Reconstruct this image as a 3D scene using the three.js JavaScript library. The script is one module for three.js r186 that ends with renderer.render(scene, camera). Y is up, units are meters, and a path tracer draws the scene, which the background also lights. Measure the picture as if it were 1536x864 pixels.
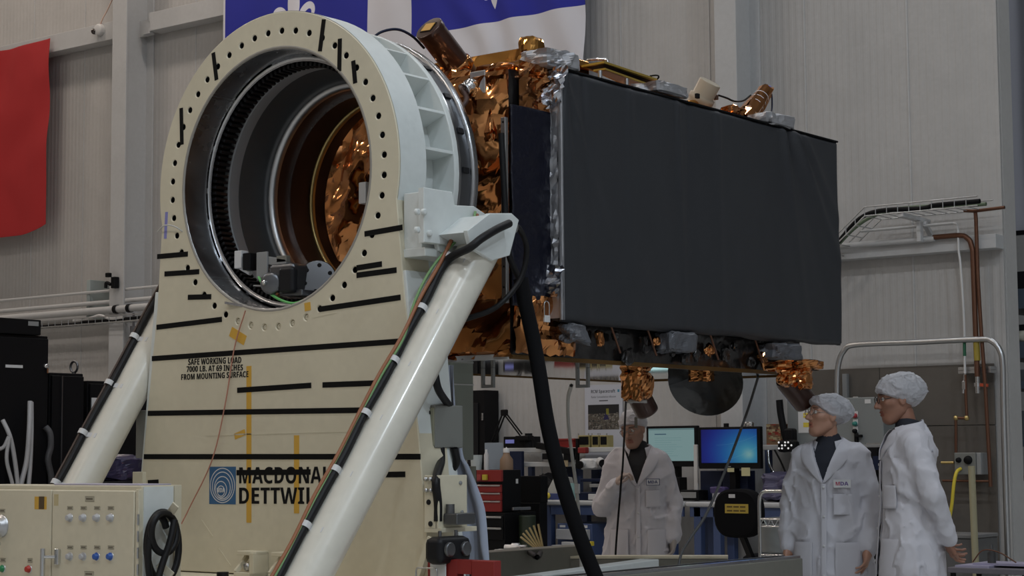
import * as THREE from 'three';
import { mergeGeometries, mergeVertices, toCreasedNormals } from 'three/addons/utils/BufferGeometryUtils.js';
import { RoundedBoxGeometry } from 'three/addons/geometries/RoundedBoxGeometry.js';
import { RectAreaLightUniformsLib } from 'three/addons/lights/RectAreaLightUniformsLib.js';
import { FontLoader } from 'three/addons/loaders/FontLoader.js';
import { TextGeometry } from 'three/addons/geometries/TextGeometry.js';

// ---------- camera, exposure, lights ----------
const V = (x, y, z) => new THREE.Vector3(x, y, z);
const FOCAL = 2800, D2R = Math.PI / 180;                       // focal length in pixels of the 1536 x 864 frame
const camera = new THREE.PerspectiveCamera(2 * Math.atan(432 / FOCAL) / D2R, 1536 / 864, 0.1, 80);
camera.position.set(6.47, 1.45, 6.393);
camera.rotation.order = 'YXZ';
camera.rotation.set(Math.atan(252 / FOCAL), 38 * D2R, -0.4 * D2R);
camera.updateMatrixWorld(true);
const scene = new THREE.Scene();
scene.background = new THREE.Color(0x0b0c0e);
const renderer = new THREE.WebGLRenderer({ antialias: true });
renderer.toneMapping = THREE.LinearToneMapping;
renderer.toneMappingExposure = 0.49;
renderer.shadowMap.enabled = true;
RectAreaLightUniformsLib.init();
// high bay lamps under the roof: [x, z, warm (1) to cool (0), strength]
const CEIL = 11.4;
const LAMPS = [];
for (const x of [-15, -11.2, -7.4, -3.6, 0.2, 4]) LAMPS.push([x, -5.7, x < -6 ? 1 : 0.4, x < -6 ? .7 : .42]);
for (const x of [-13, -7, -1, 5, 10]) LAMPS.push([x, 1.5, x < -3 ? 1 : x < 4 ? 0.7 : 0, x > 8 ? 2.2 : x > 4 ? 1.1 : .7]);
for (const x of [-13, -7, -1, 5, 10]) LAMPS.push([x, 8.5, x < 2 ? 1 : 0.1, x > 8 ? 2.2 : x > 4 ? 1 : .8]);
LAMPS.push([1.5, -11.5, 0.3, .6]);  // added lamp, only there to brighten the storage bay

// ---------- measuring helpers: a sight line cut by a plane of the hall gives a point in metres ----------
const sight = (px, py) => V((px - 768) / FOCAL, -(py - 432) / FOCAL, -1).applyQuaternion(camera.quaternion);
const cut = (px, py, ax, v) => { const d = sight(px, py), c = camera.position; return c.clone().addScaledVector(d, (v - c[ax]) / d[ax]); };
const onX = (px, py, v) => cut(px, py, 'x', v), onY = (px, py, v) => cut(px, py, 'y', v), onZ = (px, py, v) => cut(px, py, 'z', v);
const atD = (px, py, d) => camera.position.clone().addScaledVector(sight(px, py), d);

// ---------- random, noise ----------
let seed = 7;
const rnd = () => { seed = (seed * 1664525 + 1013904223) >>> 0; return seed / 4294967296; };
const rr = (a, b) => a + (b - a) * rnd();
const hash = (x, y, z) => { let h = (x * 374761393 + y * 668265263 + z * 2147483647) | 0; h = Math.imul(h ^ (h >>> 13), 1274126177); return ((h ^ (h >>> 16)) >>> 0) / 4294967296; };
function noise(x, y, z = 0) {
  const i = Math.floor(x), j = Math.floor(y), k = Math.floor(z), f = x - i, g = y - j, h = z - k;
  const s = t => t * t * (3 - 2 * t), u = s(f), v = s(g), w = s(h), L = (a, b, t) => a + (b - a) * t;
  return L(L(L(hash(i, j, k), hash(i + 1, j, k), u), L(hash(i, j + 1, k), hash(i + 1, j + 1, k), u), v),
    L(L(hash(i, j, k + 1), hash(i + 1, j, k + 1), u), L(hash(i, j + 1, k + 1), hash(i + 1, j + 1, k + 1), u), v), w) * 2 - 1;
}
const fbm = (x, y, z = 0, o = 3) => { let s = 0, a = .5; for (let i = 0; i < o; i++) { s += a * noise(x, y, z); x *= 2.03; y *= 2.03; z *= 2.03; a *= .5; } return s; };

// ---------- textures ----------
function dataTex(n, m, fn, srgb) {
  const d = new Uint8Array(n * m * 4);
  for (let y = 0; y < m; y++) for (let x = 0; x < n; x++) { const c = fn(x / n, y / m, x, y), o = 4 * (y * n + x); d[o] = c[0]; d[o + 1] = c[1]; d[o + 2] = c[2]; d[o + 3] = 255; }
  const t = new THREE.DataTexture(d, n, m); t.wrapS = t.wrapT = THREE.RepeatWrapping; t.magFilter = THREE.LinearFilter; t.minFilter = THREE.LinearFilter;
  if (srgb) t.colorSpace = THREE.SRGBColorSpace; t.needsUpdate = true; return t;
}
const tile = (f) => (u, v) => { const a = f(u, v), b = f(u - 1, v), c = f(u, v - 1), d = f(u - 1, v - 1); return (a * (1 - u) + b * u) * (1 - v) + (c * (1 - u) + d * u) * v; };
const g3 = v => { v = Math.max(0, Math.min(255, v)); return [v, v, v]; };
const speck = tile((u, v) => fbm(u * 6, v * 6, 3, 4)), fine = tile((u, v) => fbm(u * 40, v * 40, 9, 2));
const T_mottle = dataTex(256, 256, (u, v) => g3(244 + 9 * speck(u, v) + 7 * fine(u, v)), true);
const T_rough = dataTex(256, 256, (u, v) => g3(200 + 70 * speck(u, v) + 40 * fine(u, v)));
const T_weave = dataTex(128, 128, (u, v, x, y) => g3(128 + 60 * Math.sin(u * Math.PI * 64) * Math.sin(v * Math.PI * 64) + 40 * (hash(x, y, 5) - .5)));
const T_ribs = dataTex(256, 8, (u) => { const f = (u * 15) % 1; return g3(f < .42 ? 90 : f < .5 ? 90 + (f - .42) * 1500 : f < .92 ? 210 : 210 - (f - .92) * 1500); });
const T_crinkle = dataTex(256, 256, (u, v) => { const f = tile((a, b) => 1 - Math.abs(fbm(a * 7, b * 7, 1, 4)) * 2)(u, v); return g3(255 * f); });
const rep = (t, x, y) => { const c = t.clone(); c.repeat.set(x, y); c.needsUpdate = true; return c; };

// ---------- materials ----------
const std = (r, g, b, rough = .6, metal = 0, o = {}) => new THREE.MeshStandardMaterial({ color: new THREE.Color().setRGB(r, g, b), roughness: rough, metalness: metal, side: THREE.DoubleSide, ...o });
const phy = (r, g, b, rough, metal, o = {}) => new THREE.MeshPhysicalMaterial({ color: new THREE.Color().setRGB(r, g, b), roughness: rough, metalness: metal, side: THREE.DoubleSide, ...o });
const M = {
  wall: std(.49, .48, .47, .55, 0, { bumpMap: T_ribs, bumpScale: .004, map: T_mottle }),
  wallPlain: std(.50, .49, .48, .6, 0, { map: T_mottle }),
  steelWhite: std(.52, .525, .53, .5, 0, { map: T_mottle }),
  floor: std(.62, .62, .60, .4, 0, { map: rep(T_mottle, .21, .21) }),
  ceiling: std(.55, .55, .54, .8),
  cream: std(.69, .635, .485, .42, 0, { map: rep(T_mottle, .9, .9) }),
  white: std(.74, .78, .765, .36, 0, { map: T_mottle }),
  tube: phy(.74, .71, .62, .3, 0, { clearcoat: .5, clearcoatRoughness: .12, map: T_mottle }),
  steel: std(.46, .47, .49, .32, 1, { roughnessMap: T_rough }),
  steelDark: std(.16, .165, .175, .45, .9, { roughnessMap: T_rough }),
  blackMetal: phy(.014, .014, .016, .45, .2, { specularIntensity: .5 }),
  gearBlack: phy(.012, .012, .014, .4, .3, { specularIntensity: .5 }),
  drum: std(.10, .105, .11, .5, .6, { map: T_mottle }),
  brownTube: std(.055, .03, .022, .35, .6),
  black: phy(.006, .006, .007, .55, 0, { specularIntensity: .3 }),
  blackMatt: phy(.007, .007, .008, .9, 0, { specularIntensity: .25 }),
  rubber: phy(.009, .009, .010, .45, 0, { specularIntensity: .5 }),
  tape: phy(.006, .006, .006, .7, 0, { specularIntensity: .25 }),
  kapton: phy(.62, .36, .05, .3, 0, { clearcoat: .4 }),
  foil: phy(.64, .28, .105, .09, 1),
  foilGold: phy(.66, .33, .09, .13, 1),
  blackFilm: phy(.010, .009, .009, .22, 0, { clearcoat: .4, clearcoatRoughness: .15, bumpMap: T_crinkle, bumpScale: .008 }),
  silverCloth: std(.40, .40, .42, .42, .55, { bumpMap: T_crinkle, bumpScale: .006 }),
  silverFoil: phy(.62, .63, .68, .2, 1),
  greyCover: std(.042, .045, .052, .5, .3, { bumpMap: rep(T_weave, 12, 12), bumpScale: .0006, map: T_mottle }),
  navy: phy(.006, .007, .017, .28, .2, { bumpMap: rep(T_crinkle, 2, 2), bumpScale: .005 }),
  mirror: std(.80, .79, .76, .035, 1),
  bronze: phy(.055, .022, .014, .3, .5, { clearcoat: .5, clearcoatRoughness: .2 }),
  amber: std(.62, .33, .05, .4),
  chrome: std(.68, .69, .70, .18, 1),
  alu: std(.52, .53, .54, .35, 1),
  grey: std(.26, .265, .265, .5),
  greyBox: std(.20, .205, .19, .5, .1, { bumpMap: T_rough, bumpScale: .001 }),
  red: std(.24, .018, .016, .45),
  redFlag: std(.38, .015, .018, .75, 0, { bumpMap: rep(T_weave, 20, 20), bumpScale: .0005 }),
  blueSteel: std(.055, .085, .19, .5),
  darkBlue: phy(.010, .016, .042, .5, 0, { specularIntensity: .5 }),
  cloth: std(.40, .44, .54, .9, 0, { bumpMap: rep(T_weave, 20, 20), bumpScale: .0006 }),
  coat: std(.55, .54, .58, .85, 0, { bumpMap: rep(T_weave, 24, 24), bumpScale: .0006 }),
  coatRim: std(.60, .60, .64, .85),
  paper: std(.62, .62, .62, .8),
  plasticWhite: std(.6, .6, .6, .45),
  copper: std(.15, .072, .045, .45, .7),
  brass: std(.55, .42, .18, .35, .9),
  board: std(.125, .11, .095, .7, 0, { map: T_mottle, bumpMap: T_rough, bumpScale: .001 }),
  olive: std(.20, .195, .165, .55, 0, { map: T_mottle }),
  skin: std(.46, .25, .17, .5),
  orange: std(.27, .10, .04, .5), green: std(.12, .42, .12, .5), yellow: std(.7, .55, .05, .5),
};
const colorOf = (r, g, b, rough = .55, metal = 0) => { const k = [r, g, b, rough, metal].join(); return colorOf[k] ??= std(r, g, b, rough, metal); };

// ---------- geometry ----------
function metreUV(g) {                       // uv in metres, by the main direction of each face
  if (g.userData.uvDone) return g;
  const p = g.attributes.position, n = g.attributes.normal; if (!n) g.computeVertexNormals();
  const N = g.attributes.normal, uv = new Float32Array(p.count * 2);
  for (let i = 0; i < p.count; i++) {
    const a = Math.abs(N.getX(i)), b = Math.abs(N.getY(i)), c = Math.abs(N.getZ(i)), x = p.getX(i), y = p.getY(i), z = p.getZ(i);
    if (c >= a && c >= b) { uv[2 * i] = x; uv[2 * i + 1] = y; } else if (a >= b) { uv[2 * i] = z; uv[2 * i + 1] = y; } else { uv[2 * i] = x; uv[2 * i + 1] = z; }
  }
  g.setAttribute('uv', new THREE.BufferAttribute(uv, 2)); g.userData.uvDone = true; return g;
}
function bx(x0, x1, y0, y1, z0, z1, r = 0) {          // box by its limits, edges rounded by r
  const w = Math.abs(x1 - x0), h = Math.abs(y1 - y0), d = Math.abs(z1 - z0); r = Math.min(r, w / 2.01, h / 2.01, d / 2.01);
  const g = r > 0 ? new RoundedBoxGeometry(w, h, d, 1, r) : new THREE.BoxGeometry(w, h, d);
  return g.translate((x0 + x1) / 2, (y0 + y1) / 2, (z0 + z1) / 2);
}
const cb = (c, w, h, d, r = 0) => bx(c.x - w / 2, c.x + w / 2, c.y - h / 2, c.y + h / 2, c.z - d / 2, c.z + d / 2, r);
const quat = (a, b) => new THREE.Quaternion().setFromUnitVectors(a, b);
function rod(a, b, r, r2 = r, seg = 16, open = false) {         // straight round bar
  const d = b.clone().sub(a), g = new THREE.CylinderGeometry(r2, r, d.length(), seg, 1, open);
  return g.applyQuaternion(quat(V(0, 1, 0), d.clone().normalize())).translate((a.x + b.x) / 2, (a.y + b.y) / 2, (a.z + b.z) / 2);
}
function bar(a, b, w, h, up = V(0, 1, 0), r = 0) {               // straight square bar, w across, h along up
  const d = b.clone().sub(a), L = d.length(), f = d.clone().normalize(), s = new THREE.Vector3().crossVectors(up, f).normalize(), u = new THREE.Vector3().crossVectors(f, s);
  const g = r ? new RoundedBoxGeometry(w, h, L, 1, r) : new THREE.BoxGeometry(w, h, L);
  return g.applyMatrix4(new THREE.Matrix4().makeBasis(s, u, f)).translate((a.x + b.x) / 2, (a.y + b.y) / 2, (a.z + b.z) / 2);
}
const hose = (pts, r, n = 48, rs = 8, t = .5) => new THREE.TubeGeometry(new THREE.CatmullRomCurve3(pts, false, 'catmullrom', t), n, r, rs);
function turn(profile, axisFrom, axisDir, seg = 48) {           // lathe: profile [[along, radius], ...] about an axis
  const g = new THREE.LatheGeometry(profile.map(([a, r]) => new THREE.Vector2(Math.max(r, 1e-4), a)), seg);
  return g.applyQuaternion(quat(V(0, 1, 0), axisDir.clone().normalize())).translate(axisFrom.x, axisFrom.y, axisFrom.z);
}
const creased = (g, a = .6) => toCreasedNormals(g.index ? g.toNonIndexed() : g, a);
function flat(g) { const h = g.index ? g.toNonIndexed() : g; h.deleteAttribute('normal'); h.computeVertexNormals(); return h; }
function sheet(nu, nv, fn) {                                     // surface through fn(u, v) -> Vector3
  const pos = [], idx = [], uv = [];
  for (let j = 0; j <= nv; j++) for (let i = 0; i <= nu; i++) { const p = fn(i / nu, j / nv); pos.push(p.x, p.y, p.z); uv.push(i / nu, j / nv); }
  for (let j = 0; j < nv; j++) for (let i = 0; i < nu; i++) { const a = j * (nu + 1) + i, b = a + 1, c = a + nu + 1, d = c + 1; idx.push(a, b, d, a, d, c); }
  const g = new THREE.BufferGeometry(); g.setAttribute('position', new THREE.Float32BufferAttribute(pos, 3)); g.setAttribute('uv', new THREE.Float32BufferAttribute(uv, 2)); g.setIndex(idx); g.computeVertexNormals(); return g;
}
function thick(g, t) {                                           // give an open sheet a second face and a rim
  const n = g.attributes.normal, p = g.attributes.position, N = p.count, pos = [], uv = [], idx = [...g.index.array], U = g.attributes.uv;
  for (let i = 0; i < N; i++) { pos.push(p.getX(i), p.getY(i), p.getZ(i)); uv.push(U.getX(i), U.getY(i)); }
  for (let i = 0; i < N; i++) { pos.push(p.getX(i) - n.getX(i) * t, p.getY(i) - n.getY(i) * t, p.getZ(i) - n.getZ(i) * t); uv.push(U.getX(i), U.getY(i)); }
  const src = g.index.array, edges = new Map();
  for (let k = 0; k < src.length; k += 3) { idx.push(src[k] + N, src[k + 2] + N, src[k + 1] + N); for (let e = 0; e < 3; e++) { const a = src[k + e], b = src[k + (e + 1) % 3]; if (edges.has(b + '_' + a)) edges.delete(b + '_' + a); else edges.set(a + '_' + b, [a, b]); } }
  for (const [a, b] of edges.values()) idx.push(a, a + N, b, b, a + N, b + N);
  const h = new THREE.BufferGeometry(); h.setAttribute('position', new THREE.Float32BufferAttribute(pos, 3)); h.setAttribute('uv', new THREE.Float32BufferAttribute(uv, 2)); h.setIndex(idx); h.computeVertexNormals(); return h;
}
function prism(pts, depth, bevel = 0, holes = []) {              // XY outline pushed back along -Z from z = 0
  const s = new THREE.Shape(pts.map(p => new THREE.Vector2(p[0], p[1]))); for (const h of holes) s.holes.push(h);
  return new THREE.ExtrudeGeometry(s, { depth, bevelEnabled: bevel > 0, bevelThickness: bevel, bevelSize: bevel, bevelOffset: -bevel, bevelSegments: 1, curveSegments: 24 }).translate(0, 0, -depth);
}
function join(list) {
  const gs = list.map(g => { let h = g.index ? g.toNonIndexed() : g; if (!h.attributes.uv) metreUV(h); h = h.clone(); for (const k of Object.keys(h.attributes)) if (!['position', 'normal', 'uv'].includes(k)) h.deleteAttribute(k); return h; });
  return gs.length === 1 ? gs[0] : mergeGeometries(gs);
}

// ---------- objects ----------
const names = new Map(), LOCAL = new Set();
const numbered = n => { const k = names.get(n) || 0; names.set(n, k + 1); return k ? `${n}_${String(k).padStart(3, '0')}` : n; };
function shade(m) { m.castShadow = m.receiveShadow = true; return m; }
function thing(name, label, category, at = [0, 0, 0], group) {
  const o = new THREE.Group(); o.name = numbered(name); o.position.set(...at); o.userData = { label, category }; if (group) o.userData.group = group; scene.add(o); return o;
}
// part of a thing; shapes are given in hall metres and moved to the thing's own origin
function part(parent, name, geo, mat, label, keepUV) {
  let g = Array.isArray(geo) ? join(geo) : geo;
  const local = parent.isGroup ? parent.position : V(0, 0, 0);
  if (!keepUV) metreUV(g);
  const m = shade(new THREE.Mesh(g, mat)); m.name = name;
  if (parent.isGroup && !LOCAL.has(parent)) m.position.copy(local).negate();
  if (label) m.userData.label = label; parent.add(m); return m;
}
function solo(name, label, category, geo, mat, group, keepUV) {     // a thing that is one mesh, its origin at its base
  let g = Array.isArray(geo) ? join(geo) : geo; if (!keepUV) metreUV(g);
  g.computeBoundingBox(); const b = g.boundingBox, c = [(b.min.x + b.max.x) / 2, b.min.y, (b.min.z + b.max.z) / 2];
  g.translate(-c[0], -c[1], -c[2]); const m = shade(new THREE.Mesh(g, mat)); m.position.set(...c); m.name = numbered(name);
  m.userData = { label, category }; if (group) m.userData.group = group; scene.add(m); return m;
}
function struct(name, geo, mat, label, category = 'structure') {
  const m = solo(name, label, category, geo, mat); m.userData.kind = 'structure'; return m;
}
function structGroup(name, label, category, at) { const o = thing(name, label, category, at); o.userData.kind = 'structure'; return o; }
const font = await new FontLoader().loadAsync('fonts/droid/droid_sans_bold.typeface.json');
const CAP = (() => { const g = new TextGeometry('H', { font, size: 1, depth: 1 }); g.computeBoundingBox(); return g.boundingBox.max.y; })();
function text(str, height, width, f = font, depth = .0015) {        // lettering, base line at y = 0, from x = 0 to width
  const g = new TextGeometry(str, { font: f, size: 1, depth: 1, curveSegments: 4 }); g.computeBoundingBox(); const b = g.boundingBox;
  return g.translate(-b.min.x, 0, 0).scale(width / (b.max.x - b.min.x), height / CAP, depth);
}
function canvasMat(w, h, draw, o = {}) {
  const c = document.createElement('canvas'); c.width = w; c.height = h; const x = c.getContext('2d'); draw(x, w, h);
  const t = new THREE.CanvasTexture(c); t.colorSpace = THREE.SRGBColorSpace;
  return new THREE.MeshStandardMaterial({ map: t, roughness: .6, side: THREE.DoubleSide, ...o });
}
// ================= the hall =================
const WZ = -8, X0 = -24, X1 = 12.5, Z1 = 12.5;
struct('floor', bx(X0, X1, -.2, 0, -16, Z1), M.floor, 'grey sealed concrete floor of the assembly hall', 'floor');
struct('ceiling', bx(X0 - .2, X1 + .2, CEIL + .1, CEIL + .3, -16.2, Z1 + .2), M.ceiling, 'pale roof deck of the hall', 'ceiling');
struct('wall_left', bx(X0 - .2, X0, 0, CEIL + .1, -16, Z1), M.wallPlain, 'plain pale end wall of the hall', 'wall');
struct('wall_right', bx(X1, X1 + .2, 0, CEIL + .1, -16, Z1), M.wallPlain, 'plain pale wall on the bay side', 'wall');
struct('wall_front', bx(X0, X1, 0, CEIL + .1, Z1, Z1 + .2), M.wallPlain, 'plain pale wall across from the ribbed wall', 'wall');
// back wall: a liner and ribbed panels a metre wide with proud joint lips
const XE = onZ(1507, 400, WZ).x;
const wb = structGroup('wall_back', 'ribbed off-white metal panel wall behind the test stand', 'wall', [-8, 0, WZ]);
part(wb, 'liner', bx(X0, XE, 0, CEIL + .1, WZ - .25, WZ - .03), M.wallPlain);
const PW = .985;
{
  let xj = onZ(1370, 400, WZ).x, right = XE;
  const pg = new Map();
  while (right > X0 + .1) {
    const left = Math.max(xj, X0), w = right - left, k = w.toFixed(3);
    if (!pg.has(k)) pg.set(k, metreUV(bx(0, w - .006, 0, CEIL + .1, -.03, 0, .004)));
    const m = part(wb, 'wall_panel', pg.get(k), M.wall); m.position.x += left; m.position.z += WZ;
    if (xj > X0) { if (!pg.has('lip')) pg.set('lip', metreUV(bx(-.007, .007, 0, CEIL + .1, 0, .006))); const l = part(wb, 'joint_lip', pg.get('lip'), M.steelWhite); l.position.x += left; l.position.z += WZ; }
    right = xj; xj -= PW;
  }
}
// the bay beyond the end of the wall
struct('wall_bay', bx(X0, X1, 0, CEIL + .1, -16.2, -16), M.wallPlain, 'pale far wall of the neighbouring storage bay', 'wall');
// girts and columns
let tn = 0;
const trim = (geo, label, cat = 'trim', mat = M.steelWhite) => struct(`trim_${++tn}`, geo, mat, label, cat);
const colAt = (name, pxs, label) => {                     // H column standing against the wall
  const f0 = onZ(pxs[0], 60, WZ + .42).x, f1 = onZ(pxs[1], 60, WZ + .42).x, b1 = onZ(pxs[2], 60, WZ).x, mid = (f0 + f1) / 2;
  const o = structGroup(name, label, 'column', [mid, 0, WZ + .2]);
  part(o, 'front_flange', bx(f0, f1, 0, CEIL + .1, WZ + .4, WZ + .425, .004), M.steelWhite);
  part(o, 'web', bx(mid - .012, mid + .012, 0, CEIL + .1, WZ + .02, WZ + .4), M.steelWhite);
  part(o, 'back_flange', bx(f0, Math.max(f1, b1), 0, CEIL + .1, WZ + .001, WZ + .022, .004), M.steelWhite);
  return [f0, f1];
};
const cL = colAt('trim_column', [169, 190, 214], 'white H-section steel column between the red flag and the blue flag');
const cR = colAt('trim_column', [1072, 1104.5, 1127], 'white H-section steel column right of the blue and white flag');
const girt = (x0, x1, y0, y1, d, label) => trim(bx(x0, x1, y0, y1, WZ + .006, WZ + d, .004), label, 'beam');
girt(X0 + .05, cL[0] - .01, 6.385, 6.6, .2, 'white steel wall beam behind the red flag');
girt(cL[1] + .12, cR[0] - .01, 6.385, 6.6, .2, 'white steel wall beam behind the blue and white flag');
trim([bx(cL[0] + .03, cL[1] + .12, 6.36, 6.55, WZ + .1, WZ + .13), bx(cL[1] + .02, cL[1] + .14, 6.36, 6.5, WZ + .13, WZ + .2)], 'small white splice plates where the wall beams meet the column', 'bracket');
girt(X0 + .05, cL[0] - .01, 3.1, 3.2, .16, 'low white wall beam left of the column by the red flag');
girt(cL[1] + .02, cR[0] - .01, 3.1, 3.2, .16, 'low white wall beam behind the test stand');
girt(cR[1] + .02, XE, 3.1, 3.215, .16, 'low white wall beam above the copper pipes');

// high bay lamps (above the picture)
for (const [x, z, warm, k] of LAMPS) {
  const col = new THREE.Color().setRGB(1 - .16 * (1 - warm), .95 - .09 * warm, 1.06 - .32 * warm);
  const o = thing('high_bay_lamp', 'white high bay lamp hanging under the roof', 'lamp', [x, CEIL - .6, z], 'high bay lamps');
  part(o, 'housing', [bx(x - .34, x + .34, CEIL - .58, CEIL - .4, z - .34, z + .34, .02), rod(V(x, CEIL - .4, z), V(x, CEIL + .1, z), .015)], M.steelWhite);
  part(o, 'diffuser', bx(x - .3, x + .3, CEIL - .6, CEIL - .58, z - .3, z + .3), new THREE.MeshStandardMaterial({ color: 0xffffff, emissive: col, emissiveIntensity: 6 }));
  const l = new THREE.RectAreaLight(col, 230 * k, .6, .6); l.position.set(x, CEIL - .61, z); l.lookAt(x, 0, z); l.castShadow = true; scene.add(l);
}
// ================= rotation fixture (test stand) =================
const YC = 2.807, R48 = .727;
const fx = thing('rotation_fixture', 'large cream steel turnover fixture with a round bore, black tape strips and company lettering', 'test stand', [0, 0, 0]);
{
  const ctr = V(0, YC, 0), ax = V(0, 0, -1);
  // front plate: round head on a flaring body, with bore and 48 bolt holes
  const pts = []; const RO = .822;
  for (let i = -4; i <= 64; i++) { const a = (i / 60) * Math.PI; pts.push([RO * Math.cos(a), YC + RO * Math.sin(a)]); }
  pts.push([-.835, 2.2], [-.93, 1.455], [-1.0, .89], [1.0, .89], [.945, 1.455], [.85, 2.2]);
  const holes = []; const bore = new THREE.Path(); bore.absarc(0, YC, .642, 0, Math.PI * 2, true); holes.push(bore);
  for (let i = 0; i < 48; i++) { const a = (i * 7.5 + 3.2) * D2R, h = new THREE.Path(); h.absarc(R48 * Math.cos(a), YC + R48 * Math.sin(a), .0155, 0, Math.PI * 2, true); holes.push(h); }
  const sh = new THREE.Shape(pts.map(p => new THREE.Vector2(...p))); sh.holes = holes;
  const plate = new THREE.ExtrudeGeometry(sh, { depth: .186, bevelEnabled: true, bevelThickness: .004, bevelSize: .004, bevelOffset: -.004, bevelSegments: 1, curveSegments: 20 }).translate(0, 0, -.19);
  const fp = part(fx, 'front_plate', plate, M.cream);
  for (let i = 0; i < 48; i++) { const a = i * 7.5 + 3.2; if (a > 250 && a < 292) { const q = V(R48 * Math.cos(a * D2R), YC + R48 * Math.sin(a * D2R), -.012); part(fx, 'bolt', turn([[0, .015], [-.004, .013], [-.004, .007], [0, .006], [0, 0]], q, ax, 14), M.cream); } }
  for (let i = 0; i < 48; i++) { const a = (i * 7.5 + 3.2) * D2R; if (i * 7.5 + 3.2 > 250 && i * 7.5 + 3.2 < 292) continue; part(fx, 'hole_thread', turn([[.004, .0153], [.008, .0138], [.012, .0153], [.016, .0138], [.02, .0153], [.024, .0138], [.028, .0153], [.032, .0138], [.036, .0153], [.17, .0153]], V(R48 * Math.cos(a), YC + R48 * Math.sin(a), 0), ax, 16), M.steel); }
  // body sides behind the plate
  for (const s of [-1, 1]) part(fx, 'side_web', [bar(V(s * .84, 2.3, -.13), V(s * .985, .9, -.13), .03, .25, V(0, 0, 1), .004)], M.white);
  { part(fx, 'edge_band', turn([[.006, .8242], [.188, .8242]], ctr, ax, 96), M.white, 'outer edge coloured paler than the plate for cool side light'); }  // paler band puts the cool light from the right into the colour
  // bore rings
  const ring = (name, pr, m, seg = 72) => part(fx, name, turn(pr, ctr, ax, seg), m);
  ring('bore_liner', [[.004, .643], [.004, .636], [.15, .634], [.15, .6]], M.steel);
  ring('seal_lip', [[.0, .652], [-.003, .646], [0, .638], [.03, .637]], colorOf(.30, .28, .25, .5));
  ring('gear_rim', [[.15, .66], [.15, .625], [.26, .625], [.26, .66]], M.gearBlack);
  const tooth = metreUV(new RoundedBoxGeometry(.03, .052, .085, 1, .004));
  for (let i = 0; i < 120; i++) { const a = i * 3 * D2R, m = part(fx, 'gear_tooth', tooth, M.gearBlack); m.position.set(.605 * Math.cos(a), YC + .605 * Math.sin(a), -.205); m.rotation.z = a + Math.PI / 2; m.scale.set(.55, 1, 1); }
  ring('bearing_race', [[.262, .64], [.262, .6], [.275, .592], [.335, .592], [.335, .6]], colorOf(.30, .31, .32, .5, .3));
  ring('drum', [[.335, .596], [.34, .59], [.5, .582], [.505, .545]], M.drum);
  ring('drum_lip', [[.505, .55], [.505, .525], [.53, .518], [.545, .518]], M.alu);
  ring('inner_tube', [[.545, .52], [.9, .512]], M.brownTube);
  ring('adapter_ring', [[.78, .512], [.78, .5], [.795, .497], [.81, .5], [.81, .512]], M.brass);
  // ribbed housing behind the plate
  ring('housing_drum', [[.19, .66], [.43, .66]], M.white, 48);
  for (let i = 0; i < 24; i++) { const a = (i * 15 + 7) * D2R; const g = bx(.655, .79, -.008, .008, -.432, -.188, .002).rotateZ(a).translate(0, YC, 0); part(fx, 'rib', g, M.white); }
  ring('rear_flange', [[.43, .66], [.43, .79], [.436, .795], [.464, .795], [.47, .79], [.47, .6]], M.white, 64);
  ring('turntable_rim', [[.47, .775], [.5, .778], [.505, .77]], M.steel, 64);
  ring('turntable', [[.505, .765], [.585, .765]], M.steelDark, 64);
  ring('turntable_flange', [[.585, .76], [.585, .782], [.6, .786], [.622, .786], [.622, .5]], M.steel, 64);
  for (let i = 0; i < 24; i++) { const a = (i * 15 + 2) * D2R, c = Math.cos(a), s = Math.sin(a); part(fx, 'clamp', bar(V(.764 * c, YC + .764 * s, -.525), V(.764 * c, YC + .764 * s, -.57), .03, .02, V(c, s, 0), .003), M.blackMetal); }
  // base: foot ledge, frame and beams
  part(fx, 'base_ledge', bx(-1.25, 1.12, .8, .885, -.3, .45, .006), M.cream);
  part(fx, 'base_frame', [bx(-1.2, -.95, 0, .8, -.28, 1.3, .01), bx(.95, 1.2, 0, .8, -.28, 1.3, .01), bx(-.95, .95, .1, .5, -.28, .0, .01)], M.cream);
  for (const px of [378, 430]) { const p = onZ(px, 850, .05); part(fx, 'foot_gusset', [bx(p.x - .075, p.x + .06, .885, .905, .0, .1, .003), bx(p.x + .03, p.x + .06, .885, 1.0, .0, .1, .003), bx(p.x - .075, p.x + .06, .985, 1.005, 0, .08, .003), bar(V(p.x - .07, .905, .09), V(p.x - .05, .99, .02), .02, .02)], M.cream); part(fx, 'bolt', turn([[-.0, .02], [.03, .02], [.03, .0]], V(p.x - .01, .93, .05), V(0, 0, 1), 6), M.alu); }
  { const p = onZ(334, 858, .35); part(fx, 'bumper', rod(V(p.x, .8, .35), V(p.x, .925, .35), .028, .028, 20), M.rubber); }
  // struts
  const dir = V(0, -.786, .618), up = V(0, .618, .786);
  for (const s of [1, -1]) {
    const X = s > 0 ? 1.05 : -1.0, a = s > 0 ? onX(733, 347, X) : onX(229, 500, X), tp = s > 0 ? a : a.clone().addScaledVector(dir, -.55);
    const d = s > 0 ? onX(462, 864, X).sub(a).normalize() : onX(112, 727, X).sub(onX(222, 520, X)).normalize();
    const len = (tp.y - .75) / -d.y, end = tp.clone().addScaledVector(d, len);
    const st = part(fx, 'strut', [rod(tp, end, s > 0 ? .098 : .091, s > 0 ? .098 : .091, 32), cb(V(X, .77, end.z), .3, .06, .34, .01)], M.tube, s > 0 ? 'round white strut with black and orange cables' : 'round white strut on the cabinet side');
    const u = new THREE.Vector3().crossVectors(d, V(1, 0, 0)).normalize(); if (u.y < 0) u.negate();
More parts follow.
